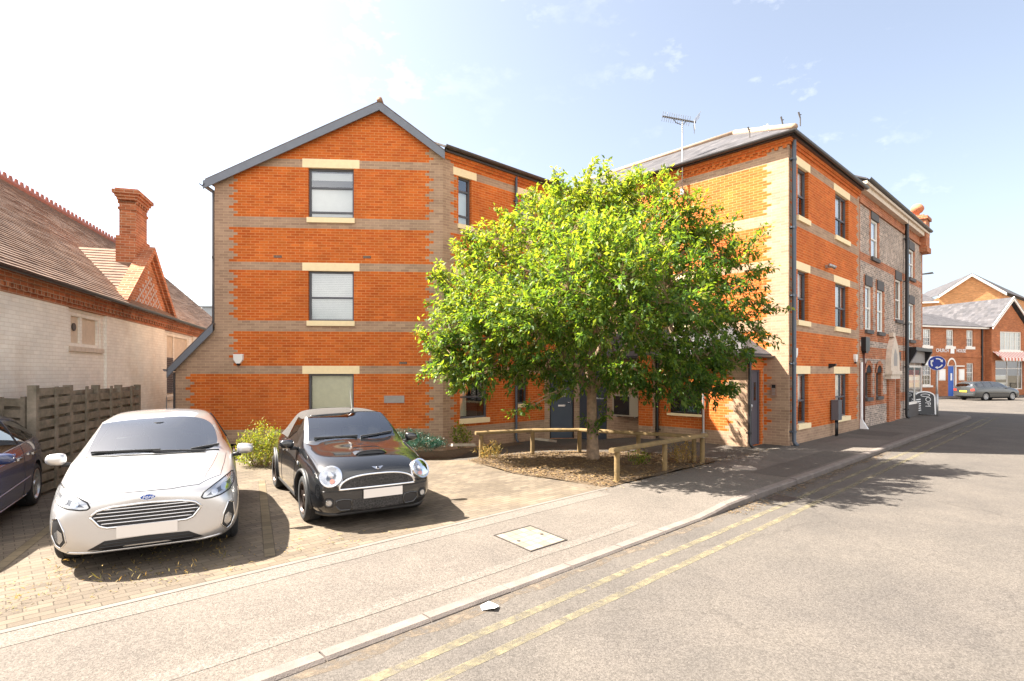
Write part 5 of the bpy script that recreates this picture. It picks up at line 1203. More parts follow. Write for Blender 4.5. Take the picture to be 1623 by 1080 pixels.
    def mirror(s, x, z, y, mat, size=1.0, droop=0.):
        for q in (1, -1):
            bm = bmesh.new(); bmesh.ops.create_uvsphere(bm, u_segments=20, v_segments=14, radius=1)
            for v in bm.verts:
                co = v.co; sp = lambda a: math.copysign(abs(a)**.72, a); x_ = sp(co.x)*.072*size*(1 if co.x > 0 else .5); y_ = sp(co.y)*.098*size; z_ = sp(co.z)*.068*size*(1-.15*co.y*q)
                v.co = V(x+x_, q*(y+.10*size)+y_, z+z_)
            for f in bm.faces: f.smooth = True
            me = bpy.data.meshes.new('door_mirror'); bm.to_mesh(me); bm.free(); me.materials.append(mat); mo = link('door_mirror', me, s.root)
            mb = MB(); mb.tube([(x, q*(y-.06), z-.075), (x, q*(y+.05), z-.06)], [.022, .03], 8); mb.build('mirror_arm', M_PLASTIC, mo, smooth=True)
            mb = MB(); mb.face([(x-.039*size, q*(y+.02*size), z-.05*size), (x-.039*size, q*(y+.19*size), z-.045*size), (x-.039*size, q*(y+.19*size), z+.05*size), (x-.039*size, q*(y+.02*size), z+.05*size)]); mb.build('mirror_glass', M_CHROME, mo)
    def cabin(s, xd, zd, w, xs, zs, wheel_y, seatmat=None):
        seatmat = seatmat or M_SEAT
        mb = MB(); mb.hexa([(xd, -w, zd-.45), (xd, w, zd-.45), (xd-.5, w, zd-.45), (xd-.5, -w, zd-.45), (xd+.12, -w*.98, zd-.04), (xd+.12, w*.98, zd-.04), (xd-.32, w*.96, zd), (xd-.32, -w*.96, zd)]); mb.build('dashboard', M_DASH, s.root)
        for y in (-.36, .36):
            mb = MB(); mb.hexa([(xs, y-.24, .38), (xs, y+.24, .38), (xs-.55, y+.24, .33), (xs-.55, y-.24, .33), (xs+.02, y-.22, .55), (xs+.02, y+.22, .55), (xs-.5, y+.22, .52), (xs-.5, y-.22, .52)])
            mb.hexa([(xs-.42, y-.23, .5), (xs-.42, y+.23, .5), (xs-.56, y+.23, .5), (xs-.56, y-.23, .5), (xs-.60, y-.19, zs), (xs-.60, y+.19, zs), (xs-.72, y+.19, zs), (xs-.72, y-.19, zs)])
            so = mb.build('seat', seatmat, s.root)
            mb = MB(); mb.hexa([(xs-.60, y-.12, zs+.03), (xs-.60, y+.12, zs+.03), (xs-.70, y+.12, zs+.03), (xs-.70, y-.12, zs+.03), (xs-.63, y-.11, zs+.19), (xs-.63, y+.11, zs+.19), (xs-.71, y+.11, zs+.19), (xs-.71, y-.11, zs+.19)]); mb.build('headrest', seatmat, so)
        mb = MB(); c = V(xd-.46, wheel_y, zd-.08); t = R(62); pts = [c+V(math.cos(a)*.18*math.cos(t), math.sin(a)*.18, math.cos(a)*.18*math.sin(t)) for a in [2*math.pi*i/24 for i in range(25)]]
        mb.tube(pts, .017, 8); mb.bar(c+V(0, -.17, 0), c+V(0, .17, 0), .03, .03); mb.tube([c, c+V(.2, 0, -.12)], .04, 8); mb.build('steering_wheel', M_DASH, s.root, smooth=True, angle=50)
    def plate(s, x, z, w=.52, h=.11, rear=False, mat=None, tilt=0, dy=0):
        mb = MB(); q = -1 if rear else 1
        mb.hexa([(x, -w/2+dy, z), (x, w/2+dy, z), (x+q*.012, w/2+dy, z), (x+q*.012, -w/2+dy, z), (x-q*tilt, -w/2+dy, z+h), (x-q*tilt, w/2+dy, z+h), (x+q*.012-q*tilt, w/2+dy, z+h), (x+q*.012-q*tilt, -w/2+dy, z+h)])
        return mb.build('number_plate', mat or M_PLATE, s.root)
    def front(s, yz): return [V(s.X0+.5, y, z) for y, z in yz]
    def wiper(s, pts, r=.011):
        Q = []
        for (x, y) in pts:
            h, n = s.hit((x, y, 3), (0, 0, -1))
            if h: Q.append(h+n*.018)
        mb = MB()
        for a, b in zip(Q, Q[1:]): mb.bar(a, b, .018, .022)
        return mb.build('wiper', M_PLASTIC, s.root)
def mir(yz): return [(-y, z) for y, z in yz]
FX = (-1, 0, 0)

# -- silver hatchback
def fm_fiesta(i, b):
    if b == 0: return 4
    if i in (4, 5) and b == 7: return 1
    if i in (9,) and b == 7: return 1
    if i in (5, 6, 7, 8) and b == 5: return 2
    return 0
ST = [
 (.00, [(0, .25), (.40, .25), (.56, .28), (.62, .42), (.61, .56), (.55, .655), (.40, .70), (.2, .72), (0, .725)]),
 (.07, [(0, .20), (.58, .20), (.735, .26), (.765, .45), (.75, .62), (.66, .735), (.47, .785), (.24, .805), (0, .81)]),
 (.26, [(0, .17), (.70, .17), (.835, .25), (.852, .48), (.84, .69), (.755, .825), (.56, .862), (.3, .88), (0, .885)]),
 (.68, [(0, .17), (.74, .17), (.86, .26), (.868, .50), (.862, .74), (.79, .90), (.60, .945), (.32, .965), (0, .972)]),
 (1.08, [(0, .17), (.76, .17), (.866, .26), (.87, .52), (.866, .80), (.805, .965), (.755, .985), (.675, 1.015, -.05), (0, 1.035, -.16)]),
 (1.42, [(0, .17), (.76, .17), (.866, .26), (.87, .53), (.868, .83), (.815, .985), (.715, 1.15), (.645, 1.19, -.04), (0, 1.22, -.10)]),
 (1.84, [(0, .17), (.76, .17), (.866, .26), (.87, .54), (.868, .85), (.815, .995), (.635, 1.345), (.585, 1.395), (0, 1.435, -.05)]),
 (2.45, [(0, .17), (.76, .17), (.866, .26), (.87, .55), (.868, .87), (.81, 1.01), (.60, 1.405), (.51, 1.45), (0, 1.482)]),
 (3.1, [(0, .17), (.76, .17), (.866, .26), (.87, .56), (.866, .89), (.80, 1.03), (.58, 1.385), (.50, 1.43), (0, 1.462)]),
 (3.62, [(0, .2), (.72, .2), (.84, .28), (.85, .56), (.84, .90), (.77, 1.05), (.56, 1.30), (.48, 1.37), (0, 1.40)]),
 (3.93, [(0, .26), (.66, .26), (.78, .32), (.80, .56), (.78, .88), (.71, .99), (.55, 1.04), (.42, 1.07), (0, 1.09)]),
 (4.04, [(0, .36), (.5, .36), (.62, .42), (.66, .56), (.65, .74), (.58, .84), (.45, .88), (.3, .9), (0, .905)]),
]
CR = [(i, 5, .4, 'l') for i in (1, 2, 3)]+[(i, 3, .25, 'l') for i in range(1, 10)]+[(i, 7, 1., 'l') for i in (4, 5)]+[(4, 7, 1., 'r'), (6, 7, 1., 'r')]+[(i, 5, .55, 'l') for i in range(4, 9)]+[(i, 1, .6, 'l') for i in range(0, 11)]
hd = math.atan2(-.872, .49)
SIL = Car('silver_hatchback', 'silver hatchback with blank plate parked between the dark blue car and the black convertible', 4.04, 1.735, 2.493, .81, .305, ST, fm_fiesta, M_SILVER, (-4.70, 7.36), hd, crease=CR, alloy=M_ALLOY)
G = [(-.475, .575), (-.42, .625), (-.30, .655), (0, .668), (.30, .655), (.42, .625), (.475, .575), (.40, .475), (.34, .452), (-.34, .452), (-.40, .475)]
gp = SIL.patch('grille', SIL.front(G), FX, M_BLACK, .004)
SIL.line('grille_surround', SIL.front(G), FX, .013, M_CHROME, .004, gp, True)
for z, w_ in ((.495, .385), (.53, .415), (.565, .445), (.60, .425), (.632, .37)): SIL.line('grille_bar', SIL.front([(-w_, z), (w_, z)]), FX, .006, M_CHROME, .008, gp)
LG = [(-.50, .245), (-.36, .325), (0, .335), (.36, .325), (.50, .245), (.30, .235), (-.30, .235)]
lg = SIL.patch('lower_grille', SIL.front(LG), FX, M_BLACK, .004)
for z, w_ in ((.265, .40), (.295, .37)): SIL.line('grille_bar', SIL.front([(-w_, z), (w_, z)]), FX, .006, M_PLASTIC, .006, lg)
for q in (1, -1):
    HL = [(q*y, z) for y, z in ((.475, .665), (.50, .715), (.60, .775), (.70, .825), (.775, .85), (.805, .83), (.80, .765), (.75, .705), (.66, .668), (.56, .648), (.50, .648))]
    hl = SIL.patch('headlight', SIL.front(HL), FX, M_LAMP, .003, cell=.02)
    SIL.line('headlight_trim', SIL.front(HL), FX, .0075, M_BLACK, .002, hl, True, dense=.015)
    IN = [(q*y, z) for y, z in ((.52, .672), (.62, .685), (.70, .72), (.755, .775), (.76, .80), (.66, .755), (.56, .705))]
    SIL.patch('reflector', SIL.front(IN), FX, pbr('lamp_shadow', (.16, .17, .19), .2, metal=.6) if 'lamp_shadow' not in MATS else MATS['lamp_shadow'], .005, hl, cell=.02)
    for y, z, r in ((.60, .705, .033), (.695, .742, .037)):
        c = [(q*y+r*math.cos(a), z+r*math.sin(a)) for a in [2*math.pi*i/16 for i in range(16)]]
        SIL.patch('lamp_bowl', SIL.front(c), FX, M_CHROME, .009, hl, cell=.02)
    FO = [(q*y, z) for y, z in ((.735, .585), (.785, .56), (.795, .41), (.76, .315), (.715, .285), (.665, .345), (.685, .46))]
    fo = SIL.patch('fog_light_surround', SIL.front(FO), FX, M_PLASTIC, .004, cell=.02)
    FI = [(q*y, z) for y, z in ((.735, .47), (.77, .43), (.757, .36), (.72, .325), (.69, .37), (.70, .44))]
    SIL.patch('fog_light', SIL.front(FI), FX, M_LAMP, .008, fo, cell=.02)
    SIL.line('fog_trim', SIL.front(FO), FX, .006, M_CHROME, .004, fo, True, dense=.015)
SIL.line('bumper_lip', SIL.front([(-.66, .235), (-.45, .215), (0, .208), (.45, .215), (.66, .235)]), FX, .016, M_SILVER, -.004)
SIL.line('cowl_panel', [(SIL.X0-1.075, -.66, 3), (SIL.X0-.99, -.4, 3), (SIL.X0-.93, 0, 3), (SIL.X0-.99, .4, 3), (SIL.X0-1.075, .66, 3)], (0, 0, -1), .018, M_PLASTIC, .012 if False else -.006)
SIL.plate(SIL.X0+.012, .345, .52, .115, dy=0)
el = [(.068*math.cos(a), .722+.027*math.sin(a)) for a in [2*math.pi*i/24 for i in range(24)]]
bg_ = SIL.patch('badge', SIL.front(el), FX, pbr('badge_blue', (.02, .06, .25), .25), .007, cell=.02)
SIL.line('badge_rim', SIL.front(el), FX, .004, M_CHROME, .006, bg_, True, dense=.01)
h_, n_ = SIL.hit((3, 0, .722), FX); n_ = n_.normalized()
text('Ford', .05, h_+n_*.011, face_rot((0, 1, 0), n_), .002, M_WSIGN, bg_, shear=.3)
# bonnet shut line, door lines, side trim
SIL.line('bonnet_line', [(SIL.X0-.3, -.66, 3), (SIL.X0-.10, -.45, 3), (SIL.X0-.055, -.2, 3), (SIL.X0-.05, 0, 3), (SIL.X0-.055, .2, 3), (SIL.X0-.10, .45, 3), (SIL.X0-.3, .66, 3)], (0, 0, -1), .0035, M_BLACK, 0)
for q in (1, -1):
    SIL.line('bonnet_line', [(SIL.X0-.3, q*.66, 3), (SIL.X0-.7, q*.71, 3), (SIL.X0-1.05, q*.74, 3)], (0, 0, -1), .0035, M_BLACK, 0)
    SIL.line('bumper_line', [(SIL.X0-.42, q*2, .74), (SIL.X0-.50, q*2, .66), (SIL.X0-.545, q*2, .56)], (0, -q, 0), .0035, M_BLACK, 0)
    SIL.line('bonnet_crease', [(SIL.X0-.22, q*.50, 3), (SIL.X0-.6, q*.58, 3), (SIL.X0-.98, q*.64, 3)], (0, 0, -1), .012, M_SILVER, -.007)
    SIL.line('door_line', [(SIL.X0-1.38, q*2, .28), (SIL.X0-1.34, q*2, .6), (SIL.X0-1.30, q*2, .95)], (0, -q, 0), .004, M_BLACK, 0)
    SIL.line('door_line', [(SIL.X0-2.6, q*2, .28), (SIL.X0-2.62, q*2, 1.02)], (0, -q, 0), .004, M_BLACK, 0)
    SIL.line('sill_trim', [(SIL.X0-1.15, q*2, .23), (SIL.X0-2.9, q*2, .23)], (0, -q, 0), .02, M_PLASTIC, -.008)
    SIL.line('window_pillar', [(SIL.X0-2.55, q*2, 1.03), (SIL.X0-2.62, q*2, 1.38)], (0, -q, 0), .03, M_BLACK, -.02)
    mb = MB(); mb.bar((SIL.X0-2.42, q*.885, .86), (SIL.X0-2.24, q*.882, .86), .02, .03); mb.build('door_handle', M_SILVER, SIL.root)
SIL.mirror(SIL.X0-1.30, 1.0, .87, M_SILVER, 1.0)
SIL.cabin(SIL.X0-.98, .99, .70, SIL.X0-1.95, 1.08, -.36)
SIL.wiper([(SIL.X0-1.02, .05), (SIL.X0-1.12, -.62)]); SIL.wiper([(SIL.X0-1.0, .52), (SIL.X0-.99, -.02)]); SIL.wiper([(SIL.X0-1.03, .36), (SIL.X0-1.17, .66)])
mb = MB(); h_, n_ = SIL.hit((SIL.X0-1.72, 0, 3), (0, 0, -1)); mb.lathe([(0, -.05), (.09, -.05), (.07, -.012), (0, -.012)], 16, 'z', h_); mb.build('sensor_housing', M_BLACK, SIL.root)
h_, n_ = SIL.hit((-1.2, 0, 3), (0, 0, -1)); mb = MB(); mb.tube([h_, h_+V(-.12, 0, .2)], [.008, .004], 6); mb.build('roof_aerial', M_BLACK, SIL.root)

# -- black soft-top
def fm_mini(i, b):
    if b == 0: return 4
    if i in (4, 5) and b == 7: return 1
    if i in (5, 6) and b == 5: return 2
    if i >= 6 and i <= 8 and b >= 6: return 3
    if i in (7, 8) and b == 5: return 3
    if i == 5 and b == 6: return 5
    return 0
SM = [
 (.00, [(0, .22), (.42, .22), (.56, .27), (.615, .40), (.61, .53), (.56, .62), (.42, .675), (.21, .695), (0, .70)]),
 (.07, [(0, .17), (.58, .17), (.70, .23), (.735, .42), (.725, .58), (.665, .69), (.49, .755), (.25, .785), (0, .79)]),
 (.28, [(0, .16), (.68, .16), (.80, .23), (.82, .45), (.80, .66), (.715, .80), (.54, .86), (.28, .888), (0, .895)]),
 (.68, [(0, .16), (.72, .16), (.832, .24), (.842, .48), (.825, .71), (.735, .88), (.57, .93), (.3, .957), (0, .963)]),
 (1.12, [(0, .16), (.74, .16), (.835, .24), (.842, .50), (.832, .77), (.765, .935), (.725, .96), (.66, .985, -.05), (0, 1.0, -.14)]),
 (1.38, [(0, .16), (.74, .16), (.835, .24), (.842, .50), (.834, .79), (.768, .95), (.675, 1.15), (.615, 1.18, -.03), (0, 1.20, -.09)]),
 (1.66, [(0, .16), (.74, .16), (.835, .24), (.842, .50), (.835, .80), (.77, .955), (.61, 1.305), (.56, 1.345), (0, 1.385, -.01)]),
 (2.2, [(0, .16), (.74, .16), (.835, .24), (.842, .50), (.835, .81), (.765, .96), (.585, 1.35), (.49, 1.40), (0, 1.425)]),
 (2.75, [(0, .16), (.74, .16), (.835, .24), (.842, .50), (.832, .82), (.755, .965), (.56, 1.31), (.46, 1.36), (0, 1.385)]),
 (3.2, [(0, .18), (.72, .18), (.82, .25), (.83, .50), (.815, .80), (.73, .94), (.52, 1.02), (.42, 1.05), (0, 1.06)]),
 (3.58, [(0, .22), (.6, .22), (.72, .28), (.75, .48), (.73, .72), (.65, .84), (.48, .89), (.3, .91), (0, .92)]),
 (3.72, [(0, .30), (.4, .30), (.56, .34), (.6, .46), (.58, .6), (.5, .68), (.4, .72), (.2, .74), (0, .745)]),
]
hm = math.atan2(-.855, .52)
MIN = Car('black_convertible', 'black soft top convertible with round headlights parked by the yellow shrub', 3.72, 1.683, 2.467, .69, .305, SM, fm_mini, M_BLACKPAINT, (-2.72, 8.80), hm, crease=[(i, 7, 1., 'l') for i in (4, 5)]+[(4, 7, 1., 'r'), (6, 7, 1., 'r'), (6, 6, 1., 'r'), (6, 5, .8, 'r')]+[(i, 5, .6, 'l') for i in range(4, 9)]+[(i, 6, .5, 'l') for i in (4, 5)]+[(i, 1, .5, 'l') for i in range(0, 11)], alloy=pbr('dark_alloy', (.06, .045, .04), .3, metal=.6), archr=.345)
X = MIN.X0
G = [(.50*math.copysign(abs(math.cos(t))**.75, math.cos(t)), .50+.172*math.sin(t)**.85) for t in [math.pi*i/24 for i in range(25)]]
gp = MIN.patch('grille', MIN.front(G), FX, M_MESH, .004); MIN.line('grille_surround', MIN.front(G), FX, .017, M_CHROME, .004, gp, True, dense=.02)
MIN.line('bumper_line', MIN.front([(-.70, .488), (-.4, .478), (0, .474), (.4, .478), (.70, .488)]), FX, .007, M_BLACK, .0)
LG = [(-.34, .235), (-.33, .36), (.33, .36), (.34, .235), (.2, .215), (-.2, .215)]
MIN.patch('lower_grille', MIN.front(LG), FX, M_MESH, .004)
for q in (1, -1):
    c = V(X, q*.612, .69); ND = V(-1, -q*.35, -.42).normalized()
    hh, nn = MIN.hit(c-ND*2, ND); nn = (nn*.5-ND*.5).normalized(); a = nn.cross(V(0, 0, 1)).normalized(); b = a.cross(nn)
    Rt = Matrix((a, b, nn)).transposed().to_4x4(); Tm = Matrix.Translation(hh)
    def disc(name, prof, mat, par, n=36):
        mb = MB(); mb.lathe(prof, n, 'z'); mb.v = [(Tm @ Rt @ p) for p in mb.v]; return mb.build(name, mat, par, smooth=True, angle=40)
    hl = disc('headlight', [(0, -.012), (.066, -.004), (.11, .022), (.123, .026), (.125, -.03)], M_LAMP, MIN.root)
    disc('headlight_ring', [(.122, -.05), (.122, .034), (.138, .036), (.147, .016), (.147, -.06)], M_CHROME, hl)
    disc('lens', [(0, .052), (.066, .047), (.11, .034), (.122, .03)], M_LENS, hl)
    mb = MB(); mb.lathe([(0, .012), (.028, .012), (.03, -.01)], 16, 'z', (q*.02, -.062, .012)); mb.v = [(Tm @ Rt @ p) for p in mb.v]; mb.build('indicator', M_AMBER, hl)
    mb = MB(); mb.lathe([(0, .03), (.036, .024), (.04, .0)], 20, 'z', (0, .02, .0)); mb.v = [(Tm @ Rt @ p) for p in mb.v]; mb.build('lamp_bowl', M_CHROME, hl, smooth=True)
    SC = [(q*y, z) for y, z in ((.36, .235), (.34, .30), (.355, .36), (.44, .375), (.535, .365), (.545, .30), (.49, .24))]
    sc = MIN.patch('air_scoop', MIN.front(SC), FX, M_BLACK, .004, cell=.02); MIN.line('scoop_trim', MIN.front(SC), FX, .011, M_BLACKPAINT, .004, sc, True, dense=.015)
    FP = [(q*y, z) for y, z in ((.57, .28), (.565, .38), (.60, .41), (.66, .41), (.70, .36), (.66, .28))]
    fp = MIN.patch('fog_light_pocket', MIN.front(FP), FX, M_BLACK, .003, cell=.02)
    fc = [(q*.625+.042*math.cos(a_), .345+.042*math.sin(a_)) for a_ in [2*math.pi*i/20 for i in range(20)]]
    fl = MIN.patch('fog_light', MIN.front(fc), FX, M_LAMP, .012, fp, cell=.02); MIN.line('fog_ring', MIN.front(fc), FX, .008, M_BLACKPAINT, .012, fl, True, dense=.012)
    # wheel arch trim
    for x in MIN.ax:
        rr_ = .365; P = []
        for i in range(0, 25):
            t_ = R(-20+220*i/24); p = V(x+rr_*math.cos(t_), q*2, .31+rr_*math.sin(t_))
            if p.z > .19:
                h2, n2 = MIN.hit(p, (0, -q, 0))
                if h2: P.append(h2+V(0, q*.004, 0))
        mb = MB(); mb.tube(P, .028, 8); mb.build('arch_trim', M_PLASTIC, MIN.root, smooth=True)
    MIN.line('sill_trim', [(X-1.05, q*2, .24), (X-2.8, q*2, .24)], (0, -q, 0), .04, M_PLASTIC, -.022)
    MIN.line('door_line', [(X-1.22, q*2, .30), (X-1.2, q*2, .6), (X-1.17, q*2, .93)], (0, -q, 0), .004, M_BLACK)
    MIN.line('door_line', [(X-2.3, q*2, .30), (X-2.32, q*2, .94)], (0, -q, 0), .004, M_BLACK)
    MIN.line('bonnet_line', [(X-.35, q*.70, 3), (X-.7, q*.72, 3), (X-1.05, q*.735, 3)], (0, 0, -1), .004, M_BLACK)
    h2, n2 = MIN.hit((X-1.02, q*2, .72), (0, -q, 0)); mb = MB(); mb.lathe([(0, q*.016), (.035, q*.012), (.04, -.002)], 14, 'y', h2); mb.build('side_repeater', M_CHROME, MIN.root, smooth=True)
    mb = MB(); mb.bar((X-2.2, q*.848, .80), (X-2.05, q*.848, .80), .022, .03); mb.build('door_handle', M_CHROME, MIN.root)
MIN.line('bumper_lip', MIN.front([(-.72, .20), (-.5, .185), (0, .18), (.5, .185), (.72, .20)]), FX, .03, M_PLASTIC, -.012)
MIN.plate(X+.018, .365, .52, .112, dy=.06)
# bonnet scoop and winged badge
mb = MB(); hz = []
for (x, w_, up) in ((X-.30, .22, .0), (X-.315, .225, .045), (X-.40, .23, .05), (X-.55, .21, .022), (X-.66, .17, -.004)):
    r_ = []
    for k in range(-6, 7):
        y = w_*k/6; h2, n2 = MIN.hit((x, y, 3), (0, 0, -1)); e = 1-abs(k/6)**4; r_.append(h2+V(0, 0, up*e-.003*(1-e)))
    hz.append(r_)
for r0, r1 in zip(hz[1:], hz[2:]): mb.grid(r0, r1)
sc = mb.build('bonnet_scoop', M_BLACKPAINT, MIN.root, smooth=True)
mb = MB(); mb.grid([p.lerp(q_, .12) for p, q_ in zip(hz[0], hz[1])][1:-1], [p.lerp(q_, .94)-V(.004, 0, 0) for p, q_ in zip(hz[0], hz[1])][1:-1]); mb.build('scoop_opening', M_BLACK, sc)
mb = MB(); mb.tube(hz[1][1:-1], .010, 6); mb.build('scoop_rim', M_BLACKPAINT, sc, smooth=True)
h_, n_ = MIN.hit((3, 0, .735), FX); n_ = n_.normalized(); Rt = face_rot((0, 1, 0), n_); Tm = Matrix.Translation(h_+n_*.006)
mb = MB(); mb.lathe([(0, .006), (.02, .006), (.024, 0), (.024, -.004)], 20)
for q in (1, -1):
    for k in range(4): y = .020-.0105*k; l_ = .075-.012*k; mb.face([(q*.018, y, .003), (q*l_, y+.004, .003), (q*(l_-.004), y-.0055, .003), (q*.018, y-.0075, .003)])
mb.v = [Tm @ Rt @ p for p in mb.v]; wb_ = mb.build('winged_badge', M_CHROME, MIN.root)
mb = MB(); mb.lathe([(0, .0075), (.0175, .0075), (.0175, .005)], 20); mb.v = [Tm @ Rt @ p for p in mb.v]; bd2 = mb.build('badge_centre', M_BLACK, wb_)
text('MINI', .0135, h_+n_*.0148, Rt, .0006, M_CHROME, bd2)
MIN.mirror(X-1.26, .975, .83, M_BLACKPAINT, .98)
MIN.cabin(X-1.02, .965, .68, X-1.78, 1.04, -.35, pbr('light_seat', (.22, .20, .17), .85))
MIN.wiper([(X-1.06, .02), (X-1.13, -.58)]); MIN.wiper([(X-1.04, .06), (X-1.10, .30), (X-1.18, .58)])
MIN.line('screen_header', [(X-1.675, -.52, 3), (X-1.675, -.25, 3), (X-1.67, 0, 3), (X-1.675, .25, 3), (X-1.675, .52, 3)], (0, 0, -1), .012, M_BLACKPAINT, 0)
h_, n_ = MIN.hit((X-1.72, .12, 3), (0, 0, -1)); mb = MB(); mb.lathe([(0, .045), (.018, .04), (.03, .0), (.03, -.01)], 14, 'z', h_); ae = mb.build('aerial_base', M_PLASTIC, MIN.root, smooth=True)
mb = MB(); mb.tube([h_+V(0, 0, .04), h_+V(-.2, .02, .33)], [.005, .003], 6); mb.build('aerial', M_STEEL, ae)

# -- dark blue hatchback cut by the left edge
def scale_st(st, L, W, H, L0, W0, H0, roof=None): return [(x*L/L0, [(p[0]*W/W0, p[1]*H/H0)+tuple(p[2:]) for p in pts]) for x, pts in st]
SN = scale_st(ST, 4.25, 1.77, 1.43, 4.04, 1.735, 1.476)
NAV = Car('dark_blue_hatchback', 'dark blue hatchback at the far left, partly cut off, with silver alloy wheels', 4.25, 1.77, 2.58, .86, .315, SN, fm_fiesta, M_NAVY, (-7.28, 6.72), hd, crease=CR, alloy=M_ALLOY, spokes=5)
X = NAV.X0
for q in (1, -1):
    NAV.line('belt_chrome', [(X-1.55, q*2, 0.95), (X-2.6, q*2, .975), (X-3.5, q*2, 1.0), (X-3.72, q*2, 1.04)], (0, -q, 0), .008, M_CHROME, 0)
    NAV.line('crease_line', [(X-1.0, q*2, .80), (X-2.6, q*2, .84), (X-3.9, q*2, .86)], (0, -q, 0), .008, M_NAVY, 0)
    NAV.line('door_line', [(X-1.45, q*2, .28), (X-1.42, q*2, .6), (X-1.38, q*2, .92)], (0, -q, 0), .004, M_BLACK)
    NAV.line('door_line', [(X-2.72, q*2, .28), (X-2.74, q*2, .97)], (0, -q, 0), .004, M_BLACK)
    NAV.line('door_line', [(X-3.12, q*2, .60), (X-3.28, q*2, .72), (X-3.45, q*2, .98)], (0, -q, 0), .004, M_BLACK)
    NAV.line('window_pillar', [(X-2.68, q*2, 1.0), (X-2.75, q*2, 1.34)], (0, -q, 0), .03, M_BLACK, -.02)
    for x in (2.52, 3.24): mb = MB(); mb.bar((X-x, q*.90, .82), (X-x+.19, q*.90, .82), .025, .032); mb.build('door_handle', M_CHROME, NAV.root)
    NAV.line('side_moulding', [(X-1.2, q*2, .45), (X-3.0, q*2, .50)], (0, -q, 0), .01, M_NAVY, 0)
    NAV.line('sill_strip', [(X-1.3, q*2, .25), (X-2.95, q*2, .25)], (0, -q, 0), .012, M_NAVY, 0)
NAV.mirror(X-1.38, .96, .89, M_NAVY, 1.0); NAV.cabin(X-1.02, .96, .70, X-2.0, 1.05, -.36)

# -- grey estate on the far road
SE_ = scale_st(ST, 4.4, 1.735, 1.46, 4.04, 1.735, 1.476)
SE_[9] = (4.02, [(p[0], q_[1]) for p, q_ in zip(SE_[8][1], SE_[8][1])]); SE_[9] = (4.02, [(a*.98, b*.985) for a, b in [p[:2] for p in SE_[8][1]]])
SE_[10] = (4.30, [(0, .3), (.68, .3), (.80, .36), (.82, .56), (.80, .84), (.76, .96), (.62, 1.20), (.54, 1.26), (0, 1.28)])
SE_[11] = (4.40, [(0, .34), (.6, .34), (.74, .38), (.78, .56), (.77, .80), (.72, .90), (.60, .95), (.5, .97), (0, .98)])
def fm_est(i, b):
    if b == 0: return 4
    if i in (4, 5) and b == 7: return 1
    if i == 10 and b in (6, 7): return 1
    if i in (5, 6, 7, 8, 9) and b == 5: return 2
    return 0
EST = Car('grey_estate', 'dark grey estate car with yellow rear plate on the far road', 4.4, 1.735, 2.52, .87, .30, SE_, fm_est, M_GREYPAINT, (35.75, 41.4, -.1), math.atan2(.22, .97), crease=CR, lvl=2, alloy=M_STEEL, spokes=7)
X = EST.X0; BX = (1, 0, 0)
def rear(yz): return [V(-X-.5, y, z) for y, z in yz]
EST.plate(-X-.012, .62, .52, .11, True, M_YPLATE)
for q in (1, -1): EST.patch('tail_light', rear([(q*y, z) for y, z in ((.52, .70), (.52, .84), (.74, .88), (.765, .72))]), BX, M_REDLENS, .006)
for q in (1, -1):
    EST.line('side_moulding', [(X-1.2, q*2, .52), (X-3.1, q*2, .54)], (0, -q, 0), .02, M_PLASTIC, -.01)
    for x in (2.68, 3.45): EST.line('window_pillar', [(X-x, q*2, 1.0), (X-x-.05, q*2, 1.38)], (0, -q, 0), .035, M_BLACK, -.025)
EST.line('bumper_trim', rear([(-.7, .50), (.7, .50)]), BX, .02, M_PLASTIC, -.01)
EST.mirror(X-1.40, .98, .87, M_GREYPAINT, .9); EST.cabin(X-1.05, .96, .68, X-2.0, 1.05, -.36)

for c_ in (SIL, MIN, NAV): c_.root['group'] = 'cars parked in the block paved bays'
# ------------------------------------------------------------------ signs and street furniture by the corner
t = thing('roundabout_sign', 'round blue mini roundabout sign on a grey post at the corner', 'road sign', (19.6, 25.35, -.01), math.atan2(-.62, .785)-math.pi/2+math.pi/2)
sgn = V(-.60, -.80, 0).normalized(); sx = V(.80, -.60, 0)
t.rotation_euler = (0, 0, math.atan2(sx.y, sx.x))
mb = MB(); mb.tube([(0, .05, -.05), (0, .05, 2.75)], .045, 14); mb.tube([(0, .05, -.02), (0, .05, 1.0)], .06, 14); mb.build('post', M_STEEL, t, smooth=True)
mb = MB(); mb.lathe([(0, -.01), (.33, -.01), (.335, 0), (.33, .012), (0, .012)], 48, 'y', (0, -.012, 2.42)); dk = mb.build('sign_disc', M_BLUE, t)
mb = MB(); mb.lathe([(.322, -.0235), (.334, -.0235)], 48, 'y', (0, 0, 2.42)); mb.build('rim', M_WSIGN, dk)
for k in range(3):
    a0 = R(100+120*k); mb = MB(); n = 10
    P = lambda r, a: V(r*math.cos(a), -.026, 2.42+r*math.sin(a))
    for i in range(n): u, v_ = a0-R(62)*i/n, a0-R(62)*(i+1)/n; mb.face([P(.18, u), P(.18, v_), P(.235, v_), P(.235, u)])
    e = a0-R(62); mb.face([P(.14, e), P(.28, e), P(.21, e-R(30))]); mb.build('arrow', M_WSIGN, dk)
t = thing('pavement_sign', 'black arched pavement board reading OPEN in white, behind the sign post', 'sign board', (19.25, 25.65, -.01), math.atan2(-.45, .89))
def arch(w, h, o): return [(-w/2+o, .06), (w/2-o, .06), (w/2-o, h-w*.32)]+[((w/2-o)*math.cos(a), h-w*.32+(w*.32-o)*math.sin(a)) for a in [math.pi*i/12 for i in range(1, 12)]]+[(-w/2+o, h-w*.32)]
AW, AH = .80, 1.12
